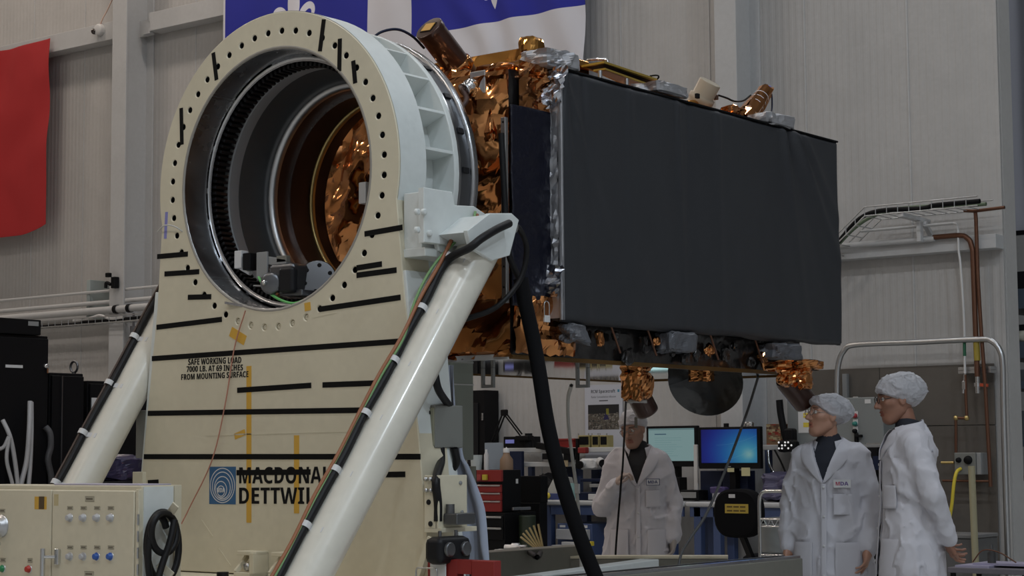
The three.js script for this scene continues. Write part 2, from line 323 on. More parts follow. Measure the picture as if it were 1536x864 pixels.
    const side = V(s > 0 ? -.25 : -.35, 0, 0).addScaledVector(u, 1).normalize();
    const along = (t, off, q = side) => tp.clone().addScaledVector(d, t).addScaledVector(q, off);
    let st_clip = false; const P = []; for (let t = s > 0 ? .3 : .05; t < len; t += .22) P.push(along(t, s > 0 ? .118 : .11).add(V(rr(-.004, .004), rr(-.004, .004), 0)));
    const P2 = []; for (let t = s > 0 ? .1 : .05; t < len; t += .22) P2.push(along(t, s > 0 ? .143 : .13).add(V(rr(-.006, .006), 0, rr(-.004, .004))));
    if (s > 0) { P.unshift(onX(764, 335, 1.2), onX(745, 344, 1.21), onX(722, 358, 1.2), onX(704, 372, 1.17)); st_clip = true; P2.unshift(onX(716, 322, 1.0), onX(707, 345, 1.02)); }
    part(st, 'hydraulic_hose', hose(P, .019, 90, 10), M.rubber);
    part(st, 'cable', hose(P2, s > 0 ? .009 : .006, 90, 6), s > 0 ? M.orange : colorOf(.06, .035, .025), s > 0 ? 'thin orange cable' : 'thin brown cable');
    if (s > 0) part(st, 'cable', hose([onX(713, 318, 1.0), onX(705, 340, 1.03), ...P2.slice(3, 5).map(p => p.clone().add(V(-.02, .004, .004))), ...P2.slice(5).map(p => p.clone().add(V(.006, -.008, -.004)))], .007, 90, 6), colorOf(.16, .30, .12), 'thin green cable');
    const cl = s > 0 ? [[686, 392], [645, 468], [603, 546], [560, 625], [515, 710], [472, 795]] : [[211, 507], [168, 572], [122, 641], [78, 714]];
    for (const [px, py] of cl) { const t = onX(px, py, X).sub(tp).dot(d); part(st, 'cable_clip', [turn([[-.014, .024], [.014, .024]], along(t, .118), d, 14), bar(along(t, .1), along(t, .1).addScaledVector(V(1, 0, 0), .07).addScaledVector(u, -.012), .026, .006, u)], M.plasticWhite); }
  }
  // strut head and bracket on the right side
  const bX = .86;
  part(fx, 'bracket_block', [bx(.82, .93, 2.38, 2.66, -.2, -.03, .006), bx(.82, .96, 2.36, 2.4, -.26, -.02, .004)], M.white);
  const yT = onX(660, 305, .93).y, yB = onX(660, 368, .93).y;
  part(fx, 'bracket_plate', (() => { const p = [[-.02, yB - .005], [.19, yB - .005], [.19, yB + .05], [.42, yB + .01], [.55, yB + .06], [.55, yT - .1], [.46, yT - .04], [.34, yT], [.2, yT - .01], [.18, yT + .05], [-.02, yT + .05]]; return prism(p.map(([z, y]) => [z, y]), .03, .003).rotateY(Math.PI / 2).translate(.985, 0, 0); })(), M.white);
  for (const [px, py] of [[624, 318], [642, 350], [634, 318], [624, 345]]) { const p = onX(px, py, .985); part(fx, 'bolt', turn([[0, .016], [.014, .016], [.018, .01], [.018, 0]], p, V(1, 0, 0), 6), M.white); }
  const h0 = onX(700, 385, 1.05), h1 = onX(750, 325, 1.05);
  part(fx, 'strut_head', (() => { const q = (px, py) => { const p = onX(px, py, 1.12); return [-p.z, p.y]; }; const o = [q(690, 347), q(724, 321), q(757, 321), q(768, 331), q(754, 384), q(728, 392), q(696, 372)]; return [prism(o, .02, .003).rotateY(Math.PI / 2).translate(1.16, 0, 0), prism(o, .02, .003).rotateY(Math.PI / 2).translate(.97, 0, 0), prism([q(692, 349), q(724, 323), q(748, 323), q(735, 352), q(716, 366)], .17, .003).rotateY(Math.PI / 2).translate(1.13, 0, 0)]; })(), M.white);
  part(fx, 'pivot_pin', rod(onX(722, 345, .93), onX(722, 345, .93).add(V(.2, 0, 0)), .03, .03, 20), M.alu);
  // junction boxes
  { const a = onZ(633, 608, -.1), b = onZ(653, 672, -.1), X = a.x, w = b.x - a.x; const jb = part(fx, 'junction_box', bx(X, b.x, b.y, a.y, -.3, -.1, .006), M.greyBox, 'grey metal junction box');
    part(jb, 'front_cover', bx(X + .004, b.x - .004, b.y + .01, a.y - .012, -.1, -.094, .002), colorOf(.27, .27, .2, .5));
    for (const k of [.2, .82]) part(jb, 'screw', turn([[0, .014], [.006, .012], [.006, 0]], V(X + w * .55, b.y + (a.y - b.y) * k, -.094), V(0, 0, 1), 12), M.blackMetal);
    part(jb, 'lug', bx(X - .01, X + .03, a.y, a.y + .02, -.15, -.1, .003), colorOf(.03, .2, .12));
    part(fx, 'hose', hose([V(X + .06, b.y, -.16), V(X + .07, b.y - .06, -.15), onX(654, 720, 1.06), onX(657, 755, 1.06), onX(657, 782, 1.06)], .02, 40, 10), M.rubber);
    part(fx, 'hose', hose([V(X + .09, b.y, -.22), V(X + .08, b.y - .08, -.24), V(X - .02, b.y - .16, -.22)], .018, 24, 8), M.rubber);
    part(fx, 'hose', hose([onX(652, 560, .99), onX(658, 585, 1.0), V(X + .06, a.y, -.22)], .018, 24, 8), M.rubber); }
  { const p = onZ(212, 652, -.02); part(fx, 'junction_box', bx(p.x - .045, p.x + .05, p.y - .12, p.y + .125, -.16, -.02, .006), M.greyBox, 'narrow grey junction box on the cabinet side'); part(fx, 'hose', hose([V(p.x + .02, p.y - .12, -.06), V(p.x + .0, p.y - .2, -.05), V(p.x - .06, p.y - .3, -.02), V(p.x + .02, p.y - .4, 0)], .022, 24, 8), M.rubber); const q = onZ(209, 718, 0); part(fx, 'end_stop', [bx(q.x - .03, q.x + .05, q.y - .1, q.y + .035, -.05, .02, .003)], M.cream); }
  // lower bracket with bolts on the right side
  { const a = onZ(636, 713, .03), b = onZ(656, 794, .03), X = a.x; const lb = part(fx, 'lower_bracket', [bx(X, X + .075, b.y, a.y, .0, .03, .003), bx(X + .065, X + .085, b.y, a.y, -.17, .03, .003), bx(X, X + .1, b.y - .015, b.y + .006, -.22, .03, .002)], M.cream);
    for (const [u, v] of [[.2, .93], [.6, .93], [.25, .72], [.65, .72]]) part(lb, 'bolt', turn([[0, .01], [.012, .01], [.016, 0]], V(X + u * .07, b.y + v * (a.y - b.y), .03), V(0, 0, 1), 6), M.alu);
    for (const [u, v] of [[.4, .5], [.55, .1]]) part(lb, 'bolt', turn([[0, .012], [.004, .012], [.004, 0]], V(X + u * .07, b.y + v * (a.y - b.y), .03), V(0, 0, 1), 12), M.blackMetal);
    for (const [u, v] of [[.75, .85], [.45, .42], [.8, .3]]) part(lb, 'bolt', turn([[0, .009], [.006, .009], [.006, 0]], V(X + .085, b.y + v * (a.y - b.y), -.17 + .2 * (1 - u)), V(1, 0, 0), 8), M.grey);
    part(lb, 'hose_fitting', [cb(V(X + .13, b.y + .045, -.06), .08, .05, .13, .006), rod(V(X + .11, b.y + .05, -.02), V(X + .11, b.y + .11, -.02), .02, .02, 12)], M.steelDark);
    part(fx, 'corner_strip', bar(onZ(648, 806, .02), onZ(628, 864, .02), .03, .03), M.cream); }
  { const p = onX(672, 825, 1.16); part(fx, 'hydraulic_block', [cb(p, .1, .12, .22, .03)], M.blackMetal); for (const k of [-.055, .055]) { part(fx, 'plug', turn([[0, .032], [.012, .032], [.016, .026], [.016, 0]], V(p.x + .05, p.y + .005, p.z + k), V(1, 0, 0), 18), M.steelDark); part(fx, 'stud', rod(V(p.x, p.y + .05, p.z + k), V(p.x, p.y + .085, p.z + k), .008), M.steelDark); } }
  // tape strips (measured ends on the plate), black then amber
  const strip = (x1, y1, x2, y2, w, m, name, z = 0, lab) => { const a = onZ(x1, y1, 0), b = onZ(x2, y2, 0); a.z = b.z = z; return part(fx, name, bar(a, b, w, .0016, V(0, 0, 1)), m, lab); };
  const BT = [[228, 538, 600, 512], [222, 620, 560, 615], [617, 614.5, 629, 614], [216, 685, 631, 685], [356, 585.5, 467, 578], [484, 577.5, 580, 574], [235, 491, 333, 479], [479, 464, 601, 446], [547, 351, 604, 341], [535, 402, 573, 396], [535, 413, 595, 405], [236, 385, 282, 381], [247, 411, 299, 407.5], [282, 446, 317, 445], [355, 709, 466, 708], [573, 712, 608, 711.5], [222, 724, 238, 723],
    [320, 79, 325, 120], [272, 162, 273, 217], [486, 29, 480, 77], [510, 58, 509, 107], [530, 91, 533, 125]];
  BT.forEach(t => strip(...t, .026, M.tape, 'tape_strip', .001));
  const KT = [[373.5, 549, 373.5, 784], [445, 653, 445, 770], [346, 497, 368, 511, .05], [352, 655, 368, 648, .03], [457, 461, 466, 459, .04]];
  KT.forEach(t => strip(t[0], t[1], t[2], t[3], t[4] || .034, M.kapton, 'amber_tape', .0004, 'amber polyimide tape'));
  strip(250, 318, 248, 358, .02, colorOf(.22, .22, .5), 'amber_tape', .0004, 'faded lilac tape');
  for (const t of [[302, 780, 319, 805], [328, 823, 346, 849], [470, 476, 505, 468], [310, 653, 545, 646]]) strip(...t, .007, M.cream, 'paint_drip', .0004);
  // lettering
  const write = (s, xl, yl, xr, yr, hpx, m = M.black, name = 'lettering') => { const a = onZ(xl, yl, 0), b = onZ(xr, yr, 0), top = onZ(xl, yl - hpx, 0); const g = text(s, top.y - a.y, b.x - a.x).rotateZ(Math.atan2(b.y - a.y, b.x - a.x)).translate(a.x, a.y, .0002); return part(fx, name, g, m); };
  write('SAFE WORKING LOAD', 282.5, 547.5, 362, 544.5, 9);
  write('7000 LB. AT 69 INCHES', 280, 558, 364.5, 555.5, 8.5);
  write('FROM MOUNTING SURFACE', 272, 570, 373, 565.5, 8.5);
  write('MACDONALD', 359, 725, 513, 725, 24);
  write('DETTWILER', 359, 755.5, 507, 756, 24);
  const la = onZ(314, 756, 0), lb2 = onZ(354, 700, 0);
  const lg = part(fx, 'logo_plate', bx(la.x, lb2.x, la.y, lb2.y, -.001, .0012), colorOf(.03, .11, .24, .5), 'blue square logo with white rings');
  const lc = V((la.x + lb2.x) / 2, (la.y + lb2.y) / 2, .0016), S = lb2.y - la.y, A = (lb2.x - la.x) / S;
  [[.47, 0], [.39, -.02], [.31, -.06], [.23, -.11], [.15, -.15]].forEach(([r, dy]) => part(lg, 'logo_ring', new THREE.RingGeometry(r * S - .0045, r * S, 48).scale(A, 1, 1).translate(lc.x - (r < .3 ? .01 : 0), lc.y + dy * S, lc.z), M.paper));
  part(lg, 'logo_text', text('MDA', .022, .055).translate(lc.x - .038, lc.y - .185 * S, .0016), M.paper);
  // thin red wire taped to the plate
  part(fx, 'thin_wire', hose([onZ(368, 466, .02), onZ(352, 520, .012), onZ(337, 610, .012), onZ(318, 690, .02), onZ(285, 760, .03), onZ(272, 786, .05)], .0035, 60, 5), colorOf(.45, .2, .14));
  part(fx, 'thin_wire', hose([onZ(236, 348, .01), onZ(248, 338, .03), onZ(268, 343, .02), onZ(296, 370, -.1), onZ(335, 415, -.16), onZ(360, 427, -.2), onZ(395, 429, -.15)], .004, 60, 5), colorOf(.5, .5, .48));
}
// ================= satellite =================
const BX = .68, BY0 = 1.955, BY1 = 3.42, BZ0 = -1.0, BZ1 = -3.95;
const tri = t => Math.abs(t - Math.floor(t) - .5) * 2;
function creaseH(x, y, s, f = 1) {
  let h = 0; for (let k = 0; k < 4; k++) { const a = s * 1.7 + k * 1.13, q = f * (1.6 + k * 1.5); h += (tri(q * (x * Math.cos(a) + y * Math.sin(a)) + 1.4 * noise(x * 2.2 * f + k * 7, y * 2.2 * f, s)) - .5) / (1 + k * 1.5) * (.6 + .6 * noise(x * 3 * f, y * 3 * f, s + k * 5)); }
  return h;
}
const foilSheet = (o, u, v, nu, nv, amp, s, f = 1.4, edge = .0) => {     // crumpled sheet; u x v points outwards
  const n = new THREE.Vector3().crossVectors(u, v).normalize(), lu = u.length(), lv = v.length();
  return creased(sheet(nu, nv, (a, b) => { const e = edge ? Math.min(1, Math.min(a, 1 - a, b, 1 - b) / edge) : 1; const x = a + (rnd() - .5) * .5 / nu * e, y = b + (rnd() - .5) * .5 / nv * e; return o.clone().addScaledVector(u, x).addScaledVector(v, y).addScaledVector(n, e * amp * (creaseH(x * lu, y * lv, s, f) + .02 * (rnd() - .5))); }), .25);
};
function lump(c, w, h, d, amp, s, seg = 8, q = null, f = 5) {              // crumpled wrapped box
  const g = new THREE.BoxGeometry(w, h, d, seg, seg, seg); const p = g.attributes.position, v = V();
  const m = mergeVertices((g.deleteAttribute('uv'), g.deleteAttribute('normal'), g)); const P = m.attributes.position;
  for (let i = 0; i < P.count; i++) { v.fromBufferAttribute(P, i); const l = v.length() || 1; const ex = Math.abs(v.x) / (w / 2), ey = Math.abs(v.y) / (h / 2), ez = Math.abs(v.z) / (d / 2); const k = 1 - .12 * Math.max(0, (ex > .99) + (ey > .99) + (ez > .99) - 1); const hh = amp * (creaseH(v.x * f + v.z * f * .7, v.y * f - v.z * f * .6, s, .5) * 2 + (hash(i, s * 10 | 0, 3) - .5) * .12); v.multiplyScalar(k * (1 + hh / l)); P.setXYZ(i, v.x, v.y, v.z); }
  const o = flat(m); if (q) o.applyQuaternion(q); return o.translate(c.x, c.y, c.z);
}
const sat = thing('satellite', 'satellite wrapped in crumpled copper foil with a large grey covered side panel', 'satellite', [0, BY0, -2.4]);
const seen = (r, u, b) => V(r, u, b).applyQuaternion(camera.quaternion).normalize();   // direction given as right, up, back in the hall
{
  // bus: core and skins
  part(sat, 'bus_core', bx(-BX + .03, BX - .03, BY0 + .02, BY1 - .04, BZ1, BZ0 - .05), M.foil);
  part(sat, 'front_foil', foilSheet(V(-BX, BY0, BZ0), V(2 * BX, 0, 0), V(0, BY1 - BY0, 0), 56, 60, .13, 1.3, .8, .02), M.foil);
  part(sat, 'top_foil', foilSheet(V(-BX, BY1, BZ0), V(2 * BX, 0, 0), V(0, 0, BZ1 - BZ0), 34, 70, .08, 2.1, .9, .02), M.foil);
  part(sat, 'rear_foil', foilSheet(V(BX, BY0, BZ1), V(-2 * BX, 0, 0), V(0, BY1 - BY0, 0), 24, 26, .05, 4.4, 1.6, .02), M.foil);
  part(sat, 'far_side_foil', foilSheet(V(-BX, BY0, BZ1), V(0, 0, BZ0 - BZ1), V(0, BY1 - BY0, 0), 40, 24, .05, 5.4, 1.6, .02), M.foil);
  part(sat, 'side_blanket', foilSheet(V(BX, BY0, BZ0), V(0, 0, BZ1 - BZ0), V(0, BY1 - BY0, 0), 70, 30, .04, 6.4, 1.2, .02), M.blackFilm, 'glossy side blanket coloured near-black for the shade under the panel');  // near-black colour carries the shade below the overhanging panel
  // dark blue blanket on the near side, ahead of the panel
  const nv0 = onX(757, 168, BX), nv1 = onX(757, 440, BX);
  part(sat, 'blue_blanket', thick(sheet(40, 60, (a, b) => { const z = -.985 - .595 * a, y = nv1.y - .06 + (nv0.y - nv1.y + .1) * b; return V(BX + .03 + .012 * fbm(a * 3, b * 6, 3) + .01 * Math.sin(a * 5), y, z); }), .01), M.navy);
  part(sat, 'foil_panel', foilSheet(V(BX + .03, nv0.y + .02, -1.05), V(0, 0, -.5), V(0, .26, 0), 14, 10, .05, 8.1, 3, .1), M.foil);
  part(sat, 'foil_skirt', foilSheet(V(-BX, BY0 - .01, BZ0 + .025), V(2 * BX + .02, 0, 0), V(0, .09, -.01), 44, 5, .06, 9.1, 2.6), M.foil);
  part(sat, 'foil_skirt', foilSheet(V(BX + .04, BY0 + .01, -1.0), V(0, 0, -.5), V(0, .3, 0), 20, 12, .05, 9.7, 1.6), M.foil);
  part(sat, 'edge_strip', bx(BX - .01, BX + .02, nv1.y - .05, nv0.y - .03, BZ0 + .03, BZ0 + .055, .003), M.alu, 'pale perforated edge strip');
  for (let i = 0; i < 9; i++) part(sat, 'strip_hole', turn([[0, .006], [.002, .0055], [.002, 0]], V(BX + .006, nv1.y + .03 + i * .105, BZ0 + .055), V(0, 0, 1), 8), M.blackMatt);
  // mirror-bright underside with gold edging
  part(sat, 'underside_mirror', bx(-BX, BX, BY0 - .012, BY0, BZ1, BZ0, .002), M.mirror, 'mirror finish underside');
  const gold = colorOf(.14, .075, .02, .45, .5);
  for (const x of [-BX - .006, BX + .006]) part(sat, 'edge_trim', bx(x - .008, x + .008, BY0 - .018, BY0 + .004, BZ1 - .01, BZ0 + .01), gold);
  part(sat, 'edge_trim', bx(-BX, BX, BY0 - .02, BY0 + .008, BZ1 - .014, BZ1 + .002), gold); part(sat, 'edge_trim', bx(-BX, BX, BY0 - .02, BY0 + .008, BZ0 + .006, BZ0 + .02), M.plasticWhite);
  // big covered panel
  const PX = .78, z0 = -1.305, z1 = -4.33, y0 = 2.135, y1 = 3.462;
  const fold = (z, y, pz, py, dz, dy, w, a, L) => { const l = Math.hypot(dz, dy), t = ((z - pz) * dz + (y - py) * dy) / l, n = ((z - pz) * dy - (y - py) * dz) / l; if (t < -.05) return 0; return 1.7 * a * Math.exp(-n * n / (w * w * (1 + t * 1.5))) * Math.exp(-t / L) * Math.min(1, (t + .05) / .1); };
  const cover = sheet(170, 64, (a, b) => {
    const th = .02; let z = z0 + (z1 - z0) * a, y = y0 + (y1 - y0) * b;
    let h = .010 * fbm(z * 2.5, y * 1.2, 2) + .004 * Math.sin(z * 8 + 1.2 * noise(y * 2, z, 1));
    h += fold(z, y, -1.32, y1, -.15, -1, .025, .016, .5) + fold(z, y, -1.33, y1 - .02, -.5, -1, .02, .012, .5) - fold(z, y, -1.5, y1, -.1, -1, .03, .008, .6);
    h += fold(z, y, -3.62, y1 - .02, -.22, -1, .03, .016, .5) + fold(z, y, -3.75, y1 - .02, -.75, -1, .03, .022, .6) + fold(z, y, -3.9, y1 - .05, -.9, -1, .03, .012, .5) - fold(z, y, -3.68, y1, -.45, -1, .04, .012, .6);
    h += fold(z, y, -2.42, y1, -.05, -1, .02, .010, .7) - fold(z, y, -2.55, y1, .02, -1, .03, .007, .8) + fold(z, y, -2.85, y1, .0, -1, .03, .008, .8) + fold(z, y, -1.95, y1, 0, -1, .03, .006, .8);
    h += .012 * Math.exp(-((y - y0 - .05) ** 2) / .003) * (.4 + fbm(z * 3, 1, 1));
    const e = Math.min(a * (z0 - z1), (1 - a) * (z0 - z1), b * (y1 - y0), (1 - b) * (y1 - y0)); const k = e < th ? th - Math.sqrt(th * th - (th - e) ** 2) : 0;
    if (b === 0) y += .008 * noise(z * 4, 3); if (a === 1) z += .012 * noise(y * 4, 8);
    return V(PX + h - k, y, z);
  });
  const pn = part(sat, 'antenna_panel', bx(.70, .755, y0 + .01, y1 - .01, z1 + .015, z0 - .01, .01), M.greyCover);
  part(pn, 'fabric_cover', thick(cover, .03), M.greyCover, 'dark grey fabric cover', false);
  part(pn, 'seam_welt', hose([V(PX + .004, y1 - .004, z0 + .004), V(PX + .006, 3.1, z0 + .006), V(PX + .003, 2.6, z0 + .002), V(PX + .006, y0 + .01, z0 + .004)], .013, 40, 8), M.silverCloth);
  part(pn, 'front_edge', foilSheet(V(.70, y0 + .02, z0 + .004), V(.075, 0, 0), V(0, y1 - y0 - .03, 0), 4, 60, .03, 3.3, 4, .05), M.silverCloth, 'silver edge of the panel');
  part(pn, 'top_edge', bx(.70, .782, y1 - .006, y1 + .004, z1, z0, .002), M.blackMatt);
  // silver blankets and clips along the panel
  const pouch = (x1, y1, x2, y2, X, w, s, m = M.silverCloth) => { const a = onX(x1, y1, X), b = onX(x2, y2, X); part(sat, 'silver_pouch', lump(V(X - w / 2 + .02, (a.y + b.y) / 2, (a.z + b.z) / 2), w, Math.abs(a.y - b.y) * 1.04, Math.abs(a.z - b.z) * 1.04, .022, s, 9, null, 6), m); };
  pouch(822, 70, 868, 108, .78, .22, 1.1); pouch(986, 120, 1031, 148, .78, .2, 2.2); pouch(1150, 166, 1188, 194, .78, .18, 3.1);
  const cl = colorOf(.12, .125, .14, .45, .3);
  for (const [x1, yy1, x2, yy2, s] of [[854, 484, 880, 514, 4.1], [1003, 497, 1044, 529, 5.2], [1158, 514, 1200, 540, 6.1]]) pouch(x1, yy1, x2, yy2, .775, .12, s, cl);
  part(sat, 'silver_blanket', foilSheet(onZ(806, 168, z0 + .03), V(.14, .02, 0), onZ(822, 104, z0 + .03).sub(onZ(806, 168, z0 + .03)).add(V(0, 0, .0)), 10, 14, .08, 3.7, 5), M.silverFoil);
  part(sat, 'silver_blanket', foilSheet(onZ(797, 442, z0 + .05), onZ(836, 446, z0 + .05).sub(onZ(797, 442, z0 + .05)), V(.04, .16, 0), 8, 10, .06, 5.7, 6), M.silverFoil);
  part(sat, 'silver_blanket', thick(sheet(6, 50, (a, b) => { const p = onX(812 + 8 * Math.sin(b * 7) * .4, 190 + 220 * b, .74); return V(.66 + .1 * a, p.y, -1.26 - .12 * a + .02 * noise(a * 3, b * 12, 2) + .015 * Math.sin(b * 20 + a * 3)); }), .004), M.silverFoil);
  // equipment on the top deck
  const base = onZ(684, 96, -1.25), ad = seen(-.53, .66, .5);
  const tk = part(sat, 'sensor_tube', turn([[-.1, .076], [.225, .077], [.23, .081], [.26, .081], [.265, .076], [.265, 0]], base, ad, 40), M.bronze, 'dark bronze tube sensor with amber window');
  const sd = new THREE.Vector3().crossVectors(ad, seen(0, 1, 0)).normalize(), c0 = base.clone().addScaledVector(ad, .268);
  part(tk, 'window', bar(c0.clone().addScaledVector(sd, -.036), c0.clone().addScaledVector(sd, .036), .058, .006, ad), M.amber);
  part(tk, 'window_frame', bar(c0.clone().addScaledVector(sd, -.042).addScaledVector(ad, -.003), c0.clone().addScaledVector(sd, .042).addScaledVector(ad, -.003), .07, .006, ad), M.black);
  part(tk, 'name_plate', bar(base.clone().addScaledVector(ad, .05).add(seen(-.2, -.55, .8).multiplyScalar(.078)), base.clone().addScaledVector(ad, .09).add(seen(-.2, -.55, .8).multiplyScalar(.078)), .014, .004, seen(-.2, -.55, .8)), M.alu);
  part(tk, 'end_ring', turn([[.05, .078], [.06, .086], [.1, .086], [.11, .078]], base.clone().addScaledVector(ad, -.1), ad, 32), M.foil);
  part(sat, 'tube_pedestal', lump(onZ(684, 136, -1.16), .2, .2, .22, .035, 1.7, 9, new THREE.Quaternion().setFromAxisAngle(V(0, 1, 0), .4), 4), M.foil);
  part(sat, 'tube_pedestal', lump(onZ(642, 124, -1.14), .26, .14, .2, .035, 2.7, 9, null, 4), M.foil);
  part(sat, 'red_cover', lump(onZ(612, 103, -1.18), .1, .07, .12, .02, 3.9, 5), colorOf(.30, .04, .02, .3, .4));
  part(sat, 'blue_cable', hose([onZ(556, 60, -.75), onZ(572, 48, -.8), onZ(596, 44, -.9), onZ(618, 54, -1.0), onZ(636, 72, -1.12)], .0075, 30, 8), M.darkBlue);
  part(sat, 'tag_string', hose([onZ(638, 76, -.99), onZ(637.5, 95, -.985)], .0015, 4, 4), M.paper); { const t = onZ(638, 104, -.98); part(sat, 'paper_tag', prism([[-.013, -.045], [.013, -.05], [.015, .02], [0, .04], [-.015, .02]], .002).translate(t.x, t.y, t.z), M.paper); }
  const gb = onZ(700, 92, -1.5);
  part(sat, 'foil_box', foilSheet(V(onZ(600, 120, -1.5).x, BY1, -1.5), V(onZ(806, 100, -1.5).x - onZ(600, 120, -1.5).x, 0, 0), V(0, onZ(760, 76, -1.5).y - BY1, 0), 34, 10, .03, 1.9, .9, .03), M.foilGold);
  { const xr = onZ(806, 100, -1.5).x, yt = onZ(760, 76, -1.5).y, xl = onZ(600, 120, -1.5).x; part(sat, 'foil_box', bx(xl + .02, xr - .01, BY1 - .05, yt - .005, -2.0, -1.51, .01), M.foilGold);
    part(sat, 'foil_post', lump(V(xr - .04, yt - .03, -1.5), .12, .16, .12, .015, 5.3, 6), M.foilGold); part(sat, 'foil_post', lump(onZ(806, 98, -1.46), .1, .13, .12, .05, 7.3, 7, null, 6), M.foilGold); }
  part(sat, 'foil_bundle', lump(onZ(752, 128, -1.18), .3, .15, .24, .045, 4.3, 10, null, 4), M.foil);
  part(sat, 'foil_bundle', lump(onZ(800, 126, -1.32), .22, .18, .2, .045, 6.3, 10, null, 4), M.foil);
  part(sat, 'foil_bundle', lump(onZ(726, 165, -1.03), .16, .26, .08, .045, 8.3, 10, null, 4), M.foil);
  // silver connector on its plate
  { const p = onZ(717, 124, -.98); const cn = part(sat, 'connector_plate', cb(p, .1, .12, .012, .004), M.alu); const q = V(p.x - .03, p.y - .0, p.z), cd = seen(-.62, -.5, .55); part(cn, 'connector', turn([[0, .03], [.02, .03], [.02, .038], [.04, .038], [.045, .03], [.06, .03], [.062, .036], [.08, .036], [.08, 0]], q, cd, 20), M.chrome);
    part(sat, 'harness', hose([q.clone().addScaledVector(cd, .08), onZ(700, 150, -.9), onZ(690, 162, -.86), onZ(676, 165, -.8)], .014, 20, 8), colorOf(.05, .018, .012)); part(sat, 'harness_sleeve', rod(onZ(678, 165, -.8), onZ(664, 164, -.76), .012, .012, 10), M.plasticWhite); }
  // antenna plates on top
  const slab = (pts, Y, t, m, name, lab) => { const q = pts.map(([x, y]) => onY(x, y, Y)); const g = prism(q.map(p => [p.x, p.z]), t, 0).rotateX(Math.PI / 2).translate(0, Y, 0); return part(sat, name, g, m, lab); };
  const gtrim = colorOf(.5, .34, .06, .4, .6);
  const s1 = slab([[872, 101], [906, 94.5], [986, 121], [952, 130]], 3.6, .012, gtrim, 'antenna_plate', 'flat plate with a gold serrated edge'); slab([[880, 101.5], [908, 97], [978, 122], [950, 128]], 3.598, .012, M.black, 'plate_underside');
  slab([[890, 107], [908, 104.5], [982, 131], [958, 138]], 3.56, .01, gtrim, 'antenna_plate'); slab([[896, 108], [908, 106], [978, 131], [958, 136]], 3.558, .012, M.alu, 'plate_underside');
  for (const [x, y] of [[900, 106], [940, 118], [968, 130]]) { const p = onY(x, y, 3.55); part(sat, 'plate_post', rod(V(p.x, BY1, p.z), p, .012), M.alu); }
  part(sat, 'handle', hose([onZ(880, 99, -2.1), onZ(881, 90, -2.1), onZ(895, 89, -2.1), onZ(911, 90, -2.1), onZ(912, 97, -2.1)], .008, 24, 6, .1), M.chrome);
  part(sat, 'lead', hose([onY(980, 124, 3.6), onZ(988, 116, -2.5), onZ(985, 113, -2.5), onZ(975, 114, -2.5)], .005, 20, 6), M.black);
  // cream star tracker
  { const p = onX(1050, 152, .45), d = seen(.42, .82, .25); const st = part(sat, 'star_tracker', turn([[-.12, .075], [0, .075], [.005, .082], [.035, .082], [.04, .07], [.13, .07], [.135, .064], [.135, 0]], p, d, 36), colorOf(.42, .36, .27, .3), 'cream cylindrical star tracker');
    part(st, 'foot', lump(onX(1040, 160, .45), .07, .08, .1, .02, 2.3, 5), M.foilGold); part(st, 'port', cb(onX(1046, 144, .52), .02, .03, .03, .003), M.black); part(st, 'port', cb(onX(1073, 146, .51), .03, .03, .03, .003), colorOf(.1, .05, .03));
    part(sat, 'lead', hose([onX(1078, 143, .47), onX(1090, 147, .47), onX(1102, 152, .45), onX(1115, 151, .42), onX(1126, 143, .4)], .006, 24, 6), M.black); }
  { const a = onX(1118, 178, .42), b = onX(1150, 134, .40), d = b.clone().sub(a); const HL = d.length(), g = turn([[-.06, .085], [.02, .08], [.06, .064], [HL * .45, .062], [HL * .7, .054], [HL * .92, .05], [HL, .04], [HL, 0]], a, d, 16); const P = g.attributes.position; for (let i = 0; i < P.count; i++) { const k = .02 * (hash(i % 17, i / 17 | 0, 9) - .5); P.setXYZ(i, P.getX(i) + k, P.getY(i) + k * .5, P.getZ(i) - k); } part(sat, 'foil_horn', flat(g), M.foil, 'copper foil wrapped horn');
    part(sat, 'foil_foot', lump(onX(1100, 168, .42), .12, .07, .2, .03, 3.3, 7), M.foil); part(sat, 'foil_foot', lump(onX(1134, 178, .46), .08, .06, .1, .02, 5.3, 5), M.foilGold);
    for (const k of [.4, .55, .7]) { const q = a.clone().lerp(b, k); part(sat, 'tie', turn([[-.003, .07 - .02 * k], [.003, .07 - .02 * k]], q, d, 16), M.plasticWhite); }
    part(sat, 'blue_cap', lump(b.clone().addScaledVector(d.clone().normalize(), .01), .04, .03, .04, .012, 6.1, 5), colorOf(.16, .16, .4)); part(sat, 'lead', hose([b, onX(1157, 140, .4), onX(1158, 160, .4), onX(1156, 172, .42)], .006, 20, 6), M.darkBlue); }
  // underside equipment
  const under = (x, y) => onY(x, y, BY0 - .012);
  const camTube = (p, d, L, r, name) => part(sat, name, turn([[-.02, r * .9], [0, r], [L - .015, r], [L, r * .96], [L, r * .8], [L - .05, r * .74], [L - .05, 0]], p, d, 32), M.bronze, 'dark tube sensor pointing down');
  { const p = under(955, 558); part(sat, 'foil_can', lump(V(p.x, p.y - .09, p.z), .15, .16, .15, .022, 2.9, 8, null, 7), M.foil); part(sat, 'foil_mount', bx(p.x - .06, p.x + .06, p.y - .03, p.y, p.z - .06, p.z + .06, .01), M.black); const q = atD(950, 578, camera.position.distanceTo(p) + .02); camTube(q, seen(.42, -.78, -.3), .20, .072, 'sensor_tube'); part(sat, 'can_base', turn([[0, .06], [.02, .06], [.02, 0]], V(p.x, p.y - .185, p.z), V(0, 1, 0), 20), M.plasticWhite); }
